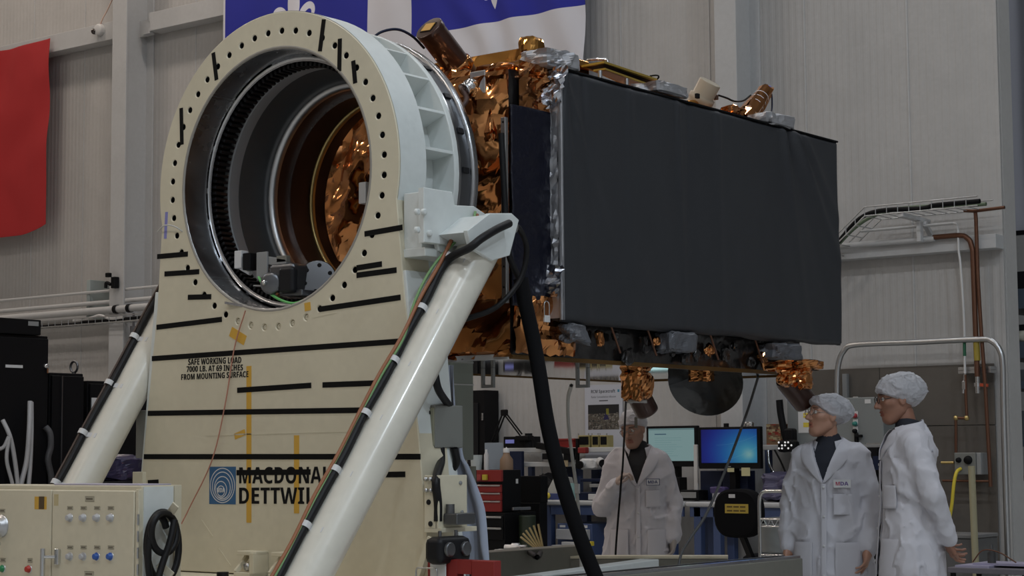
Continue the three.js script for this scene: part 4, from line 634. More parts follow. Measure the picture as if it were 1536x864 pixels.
  { const x = ct(722), w = .09; const m = solo('calendar_print', 'printed picture card standing on the red tool chest', 'picture', bx(ct(712), ct(739), cy1 + .001, cy1 + .24, -6.7, -6.694), canvasMat(128, 128, (c) => { c.fillStyle = '#8d98a4'; c.fillRect(0, 0, 128, 128); c.fillStyle = '#4c6a94'; c.fillRect(10, 14, 60, 50); c.fillStyle = '#c7ccd2'; c.fillRect(76, 14, 44, 100); c.fillStyle = '#3a5074'; c.fillRect(14, 74, 54, 40); c.fillStyle = '#9eb2ce'; c.fillRect(20, 24, 34, 20); }), null); }
  solo('plastic_tub', 'pale translucent tub on the red tool chest', 'tub', turn([[0, .045], [.13, .055], [.132, .05], [.01, .04]], V(ct(720), cy1, -6.5), V(0, 1, 0), 24), colorOf(.45, .5, .5)); solo('spray_bottle', 'slim white bottle on the red tool chest', 'bottle', turn([[0, .022], [.13, .022], [.16, .01], [.18, .01], [.18, 0]], V(ct(735), cy1, -6.5), V(0, 1, 0), 18), M.plasticWhite);
  const bb = thing('glue_bottle', 'brown jar with a white cap on the black cabinet corner', 'bottle', [onZ(755, 715, -6.5).x, cy1, -6.5]); { const x = onZ(756, 715, -6.5).x - .02; part(bb, 'jar', turn([[0, .06], [.09, .058], [.13, .03], [.15, .028]], V(x - .03, cy1, -6.6), V(0, 1, 0), 20), colorOf(.25, .16, .1)); part(bb, 'cap', turn([[.15, .03], [.18, .03], [.19, .01], [.2, 0]], V(x - .03, cy1, -6.6), V(0, 1, 0), 16), M.plasticWhite); }
  // second black cabinet
  const bc = thing('black_cabinet', 'black drawer cabinet between tool chest and workbench', 'cabinet', [onZ(768, 790, -6.75).x, 0, -6.9]); { const a = onZ(762, 714, -6.9), b = onZ(768, 752, -6.9), c = onZ(776, 754, -6.88); part(bc, 'upper_box', bx(cw1 + .02, b.x, c.y, a.y, -7.0, -6.9, .005), M.black); part(bc, 'lower_box', bx(cw1 + .02, c.x, 0, c.y, -6.99, -6.88, .005), M.black); const h = onZ(769, 762.5, -6.88); part(bc, 'handle', cb(V(h.x - .02, h.y, -6.87), .1, .026, .02, .004), M.alu); part(bc, 'sticker', cb(onZ(765, 721, -6.899), .025, .035, .003), M.paper); part(bc, 'lamp_base', cb(onZ(768, 713, -6.95), .08, .02, .06, .004), M.alu); }
  { const p = onZ(791, 773, -6.6); solo('gas_cylinder', 'dark green upright cylinder beside the black cabinet', 'cylinder', turn([[0, .075], [p.y - .01, .075], [p.y, .07], [p.y, 0]], V(p.x, 0, -6.6), V(0, 1, 0), 28), colorOf(.02, .03, .018, .4)); }
  // drawer unit under the bench
  const du = thing('drawer_unit', 'blue drawer unit under the workbench with two drawers pulled open', 'drawer unit', [onZ(862, 810, -7.2).x, 0, -7.5]); { const a = onZ(834, 785, -7.2), b = onZ(886, 785, -7.2); part(du, 'body', bx(a.x, b.x, .05, a.y, -7.75, -7.22, .006), M.blueSteel); part(du, 'plinth', bx(a.x + .02, b.x - .02, 0, .05, -7.7, -7.26), M.black); part(du, 'drawer', bx(a.x + .02, b.x - .02, a.y - .14, a.y - .05, -7.22, -7.17, .004), colorOf(.42, .43, .45)); part(du, 'drawer', bx(a.x + .02, b.x - .02, a.y - .28, a.y - .19, -7.22, -7.1, .004), colorOf(.42, .43, .45)); part(du, 'drawer', bx(a.x + .02, b.x - .02, .1, a.y - .32, -7.22, -7.205, .004), M.blueSteel); part(du, 'label_card', cb(V(a.x + .06, a.y - .025, -7.218), .06, .02, .004), M.paper); part(du, 'label_card', cb(V(b.x - .09, a.y - .025, -7.218), .08, .025, .004), M.paper); part(du, 'drawer_lip', bx(a.x + .02, b.x - .02, a.y - .34, a.y - .325, -7.21, -7.19, .003), M.alu); const yb = onZ(879, 803, -7.1); solo('parts_bin', 'small yellow bin in the open blue drawer', 'bin', bx(yb.x - .05, yb.x + .04, a.y - .189, a.y - .15, -7.17, -7.12, .004), M.yellow); const wb2 = onZ(848, 803, -7.1); solo('parts_bin', 'row of white bins in the open blue drawer', 'bin', bx(wb2.x - .06, wb2.x + .09, a.y - .189, a.y - .16, -7.17, -7.12, .004), M.plasticWhite); }
  // on the bench: bag, device, printers, cup
  const bp = onZ(788, 745, -7.4); solo('plastic_bag', 'crumpled clear plastic bag on the workbench', 'bag', lump(V(bp.x, BT + .09, -7.42), .22, .13, .2, .05, 2.2, 9, null, 5), phy(.6, .62, .64, .12, .5)); const hd = onZ(814, 738, -7.4); const he = thing('black_headset', 'black hinged magnifier lying on the workbench', 'magnifier', [hd.x, BT, -7.45]); part(he, 'body', lump(V(hd.x + .02, BT + .1, -7.45), .17, .2, .14, .03, 4.2, 8, new THREE.Quaternion().setFromAxisAngle(V(0, 0, 1), -.5), 3), M.black); part(he, 'band', hose([V(hd.x - .04, BT + .12, -7.42), V(hd.x - .03, BT + .2, -7.42), V(hd.x + .03, BT + .2, -7.42)], .014, 16, 8), M.black);
  const pr = thing('label_printer', 'white and blue label printer with a yellow knob', 'printer', [onZ(834, 745, -7.35).x, BT, -7.4]); part(pr, 'case', (() => { const a = onZ(820, 751, -7.35), b = onZ(847, 751, -7.35); return prism([[a.x, BT], [b.x, BT], [b.x, BT + .11], [b.x - .03, BT + .2], [a.x + .09, BT + .21], [a.x + .02, BT + .1]], .16, .006).translate(0, 0, -7.35); })(), colorOf(.5, .5, .47)); part(pr, 'blue_front', fb(822, 740, 842, 750, -7.33, .03), colorOf(.05, .07, .2)); const kn = onZ(822, 743.5, -7.33); part(pr, 'knob', turn([[0, .028], [.02, .024], [.02, 0]], V(kn.x, kn.y, -7.33), V(0, 0, 1), 16), M.yellow);
  const cu = onZ(855, 750, -7.32); solo('cup', 'pale teal cup on the workbench behind the rope', 'cup', turn([[0, .05], [.15, .058], [.15, .05], [.02, .045], [.02, 0]], V(cu.x, BT, -7.35), V(0, 1, 0), 24), colorOf(.30, .48, .46)); solo('paper_stack', 'flat stack of white paper on the workbench', 'paper', bx(onZ(842, 751, -7.25).x, onZ(868, 751, -7.25).x, BT, BT + .012, -7.29, -7.22), M.paper);
  // on the shelf
  const lx = onZ(739, 671, -7.62); const dl = thing('desk_lamp', 'black folding arm lamp clamped to the shelf', 'lamp', [lx.x, SY - .05, -7.62]); part(dl, 'clamp', bx(lx.x - .03, lx.x + .03, SY - .1, SY + .06, -7.66, -7.58, .004), M.black); const e1 = onZ(756.5, 619, -7.62), e2 = onZ(783, 654, -7.62), e0 = V(lx.x, SY + .05, -7.62); for (const k of [-.018, .018]) { part(dl, 'lower_arm', rod(V(e0.x + k, e0.y, e0.z), V(e1.x + k, e1.y, e1.z), .008, .008, 8), M.black); part(dl, 'upper_arm', rod(V(e1.x, e1.y + k, e1.z), V(e2.x, e2.y + k, e2.z), .008, .008, 8), M.black); } part(dl, 'elbow', cb(e1, .07, .06, .04, .01), M.black); part(dl, 'lamp_head', cb(V(e2.x + .03, e2.y - .02, e2.z), .16, .045, .1, .01), M.black);
  const pb = thing('power_supply', 'black bench instrument with a lit lilac display on the shelf', 'instrument', [onZ(772, 671, -7.65).x, SY, -7.75]); part(pb, 'case', fb(755, 655, 792, 671.5, -7.63, .2, .006), M.black); part(pb, 'display', fb(758, 659.5, 771, 665, -7.626, .006, 0), new THREE.MeshStandardMaterial({ color: 0x7a7fc0, emissive: 0x8a8fe0, emissiveIntensity: .35 })); part(pb, 'lamp_stub', rod(onZ(793, 650, -7.65), onZ(793, 671, -7.65), .035, .045, 14), M.black);
  const rb = thing('red_bin', 'red plastic tray on the shelf', 'tray', [onZ(845, 671, -7.65).x, SY, -7.75]); part(rb, 'tray', fb(832, 659.5, 860, 671.5, -7.63, .2, .008), M.red); part(rb, 'rim', fb(831, 658, 861, 660.5, -7.62, .22, .004), M.red);
  const bt = thing('barcode_tool', 'black clamp tool hooked over the shelf edge', 'tool', [onZ(830, 675, -7.55).x, SY - .12, -7.55]); part(bt, 'beam', bar(onZ(806, 668, -7.56), onZ(858, 678, -7.56), .05, .06, V(0, 1, 0), .006), M.black); part(bt, 'jaw', fb(813, 680, 835, 689, -7.54, .06), M.black); part(bt, 'grip', fb(845, 672, 858, 690, -7.54, .06), M.black); part(bt, 'tag', fb(844, 690, 852, 700, -7.55, .004, 0), colorOf(.4, .32, .2));
  const gold = colorOf(.42, .36, .16, .4, .5);
  for (const [x0, x1, l] of [[867, 884, 'black module in a gilt frame on the shelf, nearest the red tray'], [887, 898, 'middle module in a gilt frame on the shelf'], [899, 911, 'module in a gilt frame beside the man with the rope']]) { const o = thing('flight_module', l, 'module', [onZ((x0 + x1) / 2, 671, -7.66).x, SY, -7.72]); part(o, 'frame', fb(x0, 653, x1, 671, -7.66, .1, .004), gold); part(o, 'board', fb(x0 + 1.5, 655, x1 - 1.5, 667, -7.655, .01, 0), M.black); for (const x of [x0 + 1, x1 - 1]) part(o, 'stud', rod(onZ(x, 650, -7.68), onZ(x, 654, -7.68), .006), M.chrome); }
  const rc = onZ(872, 676, -7.58); const rg = thing('red_caliper', 'black stand with red grip hung at the shelf edge', 'tool', [rc.x, SY - .2, -7.58]); part(rg, 'grip', fb(866, 671, 878, 680, -7.54, .06, .01), M.red); part(rg, 'column', fb(863, 658, 867, 700, -7.58, .03), M.black);
  // microscope
  const ms = thing('microscope', 'white stereo microscope on a dark blue stand', 'microscope', [onZ(888, 750, -7.4).x, BT, -7.45]); part(ms, 'base', fb(868, 738, 912, 751.5, -7.25, .35, .01), M.darkBlue); part(ms, 'column', fb(886, 690, 900, 740, -7.55, .08, .01), M.darkBlue); part(ms, 'body', lump(onZ(888, 696, -7.45), .2, .1, .16, .006, 1.2, 6), M.plasticWhite); for (const [x, y, dx] of [[876, 694, -6], [900, 692, 4]]) { const a = onZ(x, y, -7.42), b = onZ(x + dx, y + 3, -7.3); part(ms, 'eyepiece', rod(a, b, .038, .032, 16), M.plasticWhite); part(ms, 'eyecup', rod(b, b.clone().add(b.clone().sub(a).normalize().multiplyScalar(.03)), .036, .036, 16), M.black); } part(ms, 'stage', fb(870, 718, 908, 723, -7.3, .25, .006), M.darkBlue); part(ms, 'slide_box', fb(882, 741, 902, 750, -7.22, .1, .004), M.plasticWhite); part(ms, 'tray', fb(884, 726, 906, 731, -7.24, .1, .003), M.grey);
  // poster
  const ps0 = onZ(877, 578, WZ + .01), ps1 = onZ(935, 692, WZ + .01);
  solo('wall_poster', 'white wall poster with a heading and a dark satellite picture', 'poster', bx(ps0.x, ps1.x, ps1.y, ps0.y, WZ + .007, WZ + .011), (() => { const pm = canvasMat(512, 768, (c) => { c.fillStyle = '#b9bcc6'; c.fillRect(0, 0, 512, 768); c.fillStyle = '#23262e'; c.textAlign = 'center'; c.font = 'bold 44px sans-serif'; c.fillText('RCM Spacecraft', 250, 82); c.font = '27px sans-serif'; c.fillText('Radar Constellation Mission', 256, 132); c.fillRect(196, 156, 120, 9); c.fillStyle = '#3c7f9c'; c.fillRect(446, 52, 26, 26); c.fillStyle = '#17181c'; c.fillRect(44, 200, 420, 250); c.fillStyle = '#565048'; c.fillRect(44, 290, 420, 160); for (let i = 0; i < 260; i++) { const x = 44 + hash(i, 1, 1) * 400, y = 280 + hash(i, 2, 1) * 160; c.fillStyle = ['#6d6a62', '#3a3a36', '#84807a', '#2a2a2c'][i % 4]; c.fillRect(x, y, 6 + hash(i, 3, 1) * 24, 4 + hash(i, 4, 1) * 10); } c.fillStyle = '#23204e'; c.beginPath(); c.moveTo(250, 350); c.lineTo(290, 270); c.lineTo(330, 350); c.fill(); c.fillStyle = '#7d7a2a'; c.fillRect(290, 240, 36, 60); c.fillStyle = '#2a1f8a'; c.fillRect(210, 610, 70, 60); c.fillStyle = '#8a8a80'; c.fillRect(250, 560, 50, 60); }); return pm; })(), null, false);
  { const m = scene.children[scene.children.length - 1], g = m.geometry; g.computeBoundingBox(); const b = g.boundingBox, p = g.attributes.position, uv = g.attributes.uv; for (let i = 0; i < p.count; i++) uv.setXY(i, (p.getX(i) - b.min.x) / (b.max.x - b.min.x), (p.getY(i) - b.min.y) / (b.max.y - b.min.y)); }
  // tall dark door frame left of the bench
  const tf = thing('dark_locker', 'tall black locker with a chrome latch behind the tool chest', 'locker', [onZ(716, 650, -7.8).x, 0, -7.85]); part(tf, 'body', (() => { const a = onZ(700, 586, -7.75), b = onZ(727, 586, -7.75); return bx(a.x, b.x, 0, a.y, -7.97, -7.75, .006); })(), M.black); part(tf, 'door', (() => { const a = onZ(702, 605, -7.74), b = onZ(717, 605, -7.74); return bx(a.x, b.x, .1, a.y, -7.75, -7.735, .004); })(), M.blackMetal); part(tf, 'latch', cb(onZ(724, 625, -7.745), .02, .07, .02, .004), M.chrome);
  // grey-green cabinet behind the drape
  { const X = -.62, a = onX(684, 548, X), b = onX(710, 548, X), m = colorOf(.30, .33, .29), yb = onX(700, 690, X).y, gc = thing('grey_cabinet', 'pale grey-green switch cabinet behind the blue drape', 'cabinet', [X - .2, 0, (a.z + b.z) / 2]);
    part(gc, 'body', bx(X - .4, X, yb, a.y, b.z, a.z + .3, .006), m); part(gc, 'stand', bx(X - .35, X - .03, 0, yb, b.z + .03, a.z + .25, .004), m); part(gc, 'lid_seam', bx(X - .4, X + .004, onX(700, 576, X).y - .008, onX(700, 576, X).y, b.z, a.z + .3, .002), M.plasticWhite); const cbx = onX(708, 735, X + .05); part(gc, 'conduit_box', cb(V(X + .02, cbx.y, cbx.z + .03), .08, .28, .12, .004), colorOf(.26, .27, .22)); }
  // monitors
  const monitor = (name, x0, y0, x1, y1, z, label, mat) => { const a = onZ(x0, y0, z), b = onZ(x1, y1, z), w = b.x - a.x, h = a.y - b.y, o = thing('monitor', label, 'monitor', [(a.x + b.x) / 2, BT, z - .1]); part(o, 'bezel', bx(a.x, b.x, b.y, a.y, z - .05, z, .008), M.black); const g = new THREE.PlaneGeometry(w * .9, h * .8).translate((a.x + b.x) / 2, (a.y + b.y) / 2 + h * .04, z + .002); part(o, 'screen', g, mat, null, true); part(o, 'stand', bx((a.x + b.x) / 2 - .03, (a.x + b.x) / 2 + .03, BT + .02, b.y + .05, z - .12, z - .05, .004), M.black); part(o, 'foot', bx((a.x + b.x) / 2 - .13, (a.x + b.x) / 2 + .13, BT, BT + .02, z - .12, z + .02, .006), M.black); part(o, 'badge', cb(V((a.x + b.x) / 2, b.y + h * .05, z + .001), .03, .008, .003), M.grey); const l = new THREE.RectAreaLight(name, 1.6, w * .88, h * .78); l.position.set((a.x + b.x) / 2, (a.y + b.y) / 2 + h * .04, z + .006); l.lookAt((a.x + b.x) / 2, (a.y + b.y) / 2 + h * .04, z + 2); l.castShadow = true; scene.add(l); };
  const screen = (draw, k) => { const m = canvasMat(512, 320, draw); m.emissiveMap = m.map; m.emissive = new THREE.Color(1, 1, 1); m.emissiveIntensity = k; m.color = new THREE.Color(0, 0, 0); m.map = null; m.roughness = .3; return m; };
  monitor(0xbfe8ea, 969, 639.5, 1046, 700, -7.5, 'black monitor showing a pale document page', screen((c) => { c.fillStyle = '#b7dfe0'; c.fillRect(0, 0, 512, 320); c.fillStyle = '#8fb4b8'; c.fillRect(0, 0, 512, 16); c.fillStyle = '#5a7f98'; c.fillRect(70, 52, 130, 10); c.fillStyle = '#9ecdd0'; for (let i = 0; i < 9; i++) c.fillRect(70, 92 + i * 22, 180 + 140 * hash(i, 3, 3), 4); }, .62));
  monitor(0x2a6fd0, 1047, 641, 1141, 703, -7.3, 'black monitor showing a blue desktop with a light glow', screen((c) => { const g = c.createRadialGradient(440, 240, 10, 360, 210, 420); g.addColorStop(0, '#a8ecf2'); g.addColorStop(.14, '#5cc4ee'); g.addColorStop(.42, '#2b86dc'); g.addColorStop(.75, '#2440b8'); g.addColorStop(1, '#20208c'); c.fillStyle = g; c.fillRect(0, 0, 512, 320); c.strokeStyle = 'rgba(190,230,255,.35)'; c.lineWidth = 3; c.beginPath(); c.moveTo(140, 150); c.quadraticCurveTo(330, 150, 512, 60); c.stroke(); c.beginPath(); c.moveTo(200, 300); c.quadraticCurveTo(380, 260, 512, 170); c.stroke(); }, .6));
  for (const [x0, y0, x1, y1, l] of [[1091, 702, 1101, 708, 'small pale yellow sticky note under the blue monitor'], [1112, 701.5, 1125, 714, 'larger pale yellow sticky note under the blue monitor']]) solo('sticky_note', l, 'note', fb(x0, y0, x1, y1, -7.295, .003, 0), colorOf(.55, .52, .3));
  solo('webcam', 'small black camera on top of the blue monitor', 'camera', fb(1085, 635, 1091, 641, -7.31, .03), M.black); const cc = onZ(1123, 638, -7.37); solo('clip_camera', 'small chrome clip on the monitor corner', 'clip', lump(V(cc.x, cc.y, -7.37), .08, .06, .05, .015, 1.4, 5), M.chrome);
  solo('picture_card', 'white framed card between the two monitors', 'card', fb(1040, 667, 1047, 751.5, -7.42, .02), M.paper);
  const pc = thing('computer_tower', 'black desktop computer under the blue monitor', 'computer', [onZ(1075, 745, -7.5).x, BT, -7.6]); part(pc, 'case', fb(1050, 706, 1083, 751, -7.43, .13, .006), M.darkBlue); part(pc, 'front', fb(1083, 706, 1122, 751.5, -7.43, .13, .006), M.darkBlue);
  const dsk = thing('label_tray', 'black desk tray with a grey card under the pale monitor', 'tray', [onZ(1035, 748, -7.3).x, BT, -7.35]); part(dsk, 'tray', fb(1020, 735, 1048, 751, -7.28, .2, .006), M.black); part(dsk, 'card', fb(1021, 738, 1044, 747, -7.275, .004, 0), M.grey); const nt = onZ(1072, 742, -7.26); solo('tissue_box', 'white and purple tissue box on the bench by the chair', 'box', [fb(1068, 739, 1082, 752, -7.25, .12, .006)], colorOf(.38, .38, .42)); solo('purple_packet', 'purple packet lying on the tissue box', 'packet', lump(V(onZ(1080, 735, -7.3).x, onZ(1080, 739, -7.3).y + .02, -7.3), .14, .06, .1, .01, 2.1, 6), colorOf(.05, .035, .12)); 
  const bx2 = onZ(1008, 745, -7.3); solo('dark_box', 'dark speaker box standing on the bench beside the man with the rope', 'box', fb(1012, 716, 1020, 751.5, -7.4, .12), M.black); 
  // printed box, black gooseneck and camera on the right shelf
  solo('printed_carton', 'red and beige printed carton on the right shelf', 'carton', fb(1149, 636, 1171, 667.5, -7.66, .14, .003), (() => { const m = canvasMat(96, 128, (c) => { c.fillStyle = '#7c6248'; c.fillRect(0, 0, 96, 128); for (let i = 0; i < 90; i++) { c.fillStyle = ['#8c3026', '#a08c64', '#5a4030', '#96503a', '#b0a484'][i % 5]; c.fillRect(hash(i, 5, 1) * 90, hash(i, 6, 1) * 124, 6 + 16 * hash(i, 7, 1), 4 + 10 * hash(i, 8, 1)); } }); m.map.wrapS = m.map.wrapT = THREE.RepeatWrapping; m.map.repeat.set(4, 4); return m; })());
  const gn = thing('gooseneck_lamp', 'black inspection lamp with a ring of lights beside the grey panel', 'lamp', [onZ(1183, 667, -7.3).x, SY2 - .05, -7.5]); part(gn, 'arm', hose([onZ(1169, 600, -7.5), onZ(1171, 620, -7.5), onZ(1177, 650, -7.5), onZ(1182, 668, -7.5)], .03, 24, 10), M.black); part(gn, 'knob', cb(onZ(1186, 655, -7.5), .09, .14, .09, .02), M.black); const lc = onZ(1183, 669, -7.42); part(gn, 'head', lump(lc, .16, .1, .1, .01, 1.7, 6), M.black); for (let i = 0; i < 9; i++) part(gn, 'light_dot', new THREE.SphereGeometry(.008, 8, 6).translate(lc.x - .06 + (i % 5) * .03, lc.y - .02 + (i % 3) * .025, -7.36), new THREE.MeshStandardMaterial({ color: 0xffffff, emissive: 0xffffff, emissiveIntensity: .8 })); part(gn, 'clamp', fb(1178, 667, 1190, 676, -7.55, .1), M.black);
  solo('steel_hose', 'bent chrome hose below the right shelf', 'hose', hose([onZ(1152, 676, -7.6), onZ(1154, 695, -7.58), onZ(1160, 708, -7.56), onZ(1170, 716, -7.55), onZ(1182, 721, -7.55)], .012, 30, 8), M.chrome); solo('black_lead', 'thin black lead hanging from the right shelf', 'lead', hose([onZ(1162, 675, -7.58), onZ(1170, 690, -7.55), onZ(1178, 708, -7.52), onZ(1188, 735, -7.5)], .008, 30, 6), M.black);
  const pbg = onZ(1175, 740, -7.35); solo('purple_bag', 'crumpled purple-grey plastic bag on the bench end', 'bag', lump(V(pbg.x, BT + .125, -7.40), .34, .2, .26, .05, 3.2, 10, null, 4), phy(.09, .085, .15, .35, 0, { specularIntensity: .7 }));
}
// ================= chair, cart =================
{
  const c = onZ(1107, 772, -5.9), o = thing('office_chair', 'black office chair with a yellow printed label on its back', 'chair', [c.x, 0, -6.1]);
  part(o, 'backrest', (() => { const s = []; for (let k = 0; k < 32; k++) { const t = k / 32 * Math.PI * 2, cx = Math.cos(t), sy = Math.sin(t); s.push([c.x + .2 * Math.sign(cx) * Math.abs(cx) ** .7, c.y + .01 + .185 * Math.sign(sy) * Math.abs(sy) ** .75]); } return prism(s, .08, .02).translate(0, 0, -5.88); })(), M.blackMatt);
  const lb = onZ(1107, 763, -5.87); const yl = part(o, 'yellow_label', cb(V(lb.x - .005, lb.y, -5.858), .205, .07, .004, .001), colorOf(.5, .36, .06)); for (let i = 0; i < 2; i++) part(yl, 'label_print', [0, 1, 2].map(k => bx(lb.x - .09 + k * .058, lb.x - .042 + k * .058, lb.y + .008 - i * .03, lb.y + .02 - i * .03, -5.8565, -5.8552)), colorOf(.12, .08, .02)).userData.kind = 'stuff';
  part(o, 'care_tag', cb(onZ(1099, 744, -5.87).setZ(-5.858), .055, .028, .003), M.paper);
  const sx = c.x + .1; part(o, 'seat', turn([[0, .0], [0, .2], [.02, .235], [.06, .235], [.085, .2], [.09, 0]], V(sx, .6, -6.25), V(0, 1, 0), 32), M.blackMatt); part(o, 'back_post', bar(V(c.x, c.y - .12, -5.93), V(sx - .05, .6, -6.05), .06, .03), M.black); part(o, 'gas_lift', rod(V(sx, .1, -6.25), V(sx, .6, -6.25), .03), M.black); for (let k = 0; k < 5; k++) { const a = k * 1.2566; part(o, 'base_arm', bar(V(sx, .11, -6.25), V(sx + .28 * Math.cos(a), .08, -6.25 + .28 * Math.sin(a)), .05, .03), M.black); part(o, 'castor', turn([[-.02, .03], [.02, .03]], V(sx + .28 * Math.cos(a), .03, -6.25 + .28 * Math.sin(a)), V(1, 0, 0), 14), M.rubber); }
  const z = -5.2, x0 = onZ(1139, 760, z).x, x1 = x0 + .42, yt = onZ(1150, 737, z).y, cr = thing('wire_cart', 'chrome wire shelf cart with a round handle beside the chair', 'cart', [(x0 + x1) / 2, 0, z - .25]);
  for (const zz of [z, z - .45]) part(cr, 'side_hoop', hose([V(x0, .12, zz), V(x0, yt - .1, zz), V(x0 + .01, yt - .03, zz), V(x0 + .05, yt, zz), V(x1 - .05, yt, zz), V(x1 - .01, yt - .03, zz), V(x1, yt - .1, zz), V(x1, .12, zz)], .014, 80, 8, .2), M.chrome);
  for (const yy of [onZ(1160, 779, z).y, onZ(1160, 833, z).y, .2]) { part(cr, 'shelf_rim', [rod(V(x0, yy, z), V(x1, yy, z), .008), rod(V(x0, yy - .05, z), V(x1, yy - .05, z), .006), rod(V(x0, yy, z - .45), V(x1, yy, z - .45), .008), rod(V(x0, yy, z), V(x0, yy, z - .45), .008), rod(V(x1, yy, z), V(x1, yy, z - .45), .008)], M.chrome); const w = []; for (let k = 1; k < 14; k++) w.push(rod(V(x0 + k * .03, yy, z), V(x0 + k * .03, yy, z - .45), .003, .003, 5)); for (let k = 0; k < 7; k++) w.push(rod(V(x0 + k * .06, yy - .05, z), V(x0 + .03 + k * .06, yy, z), .004, .004, 5), rod(V(x0 + .03 + k * .06, yy, z), V(x0 + .06 + k * .06, yy - .05, z), .004, .004, 5)); part(cr, 'shelf_wires', w, M.chrome).userData.kind = 'stuff'; }
  for (const xx of [x0, x1]) for (const zz of [z, z - .45]) part(cr, 'castor', turn([[-.015, .05], [.015, .05]], V(xx, .05, zz), V(1, 0, 0), 14), M.rubber), part(cr, 'castor_fork', rod(V(xx, .05, zz), V(xx, .13, zz), .012), M.chrome);
  const by = onZ(1160, 833, z).y + .012, bk = onZ(1163, 800, z - .22); solo('steel_bucket', 'plain grey steel can on the wire cart', 'can', turn([[0, .1], [.2, .105], [.2, .1], [.01, .095], [.01, 0]], V(bk.x, by, z - .22), V(0, 1, 0), 28), colorOf(.32, .34, .34, .4, .3));
}
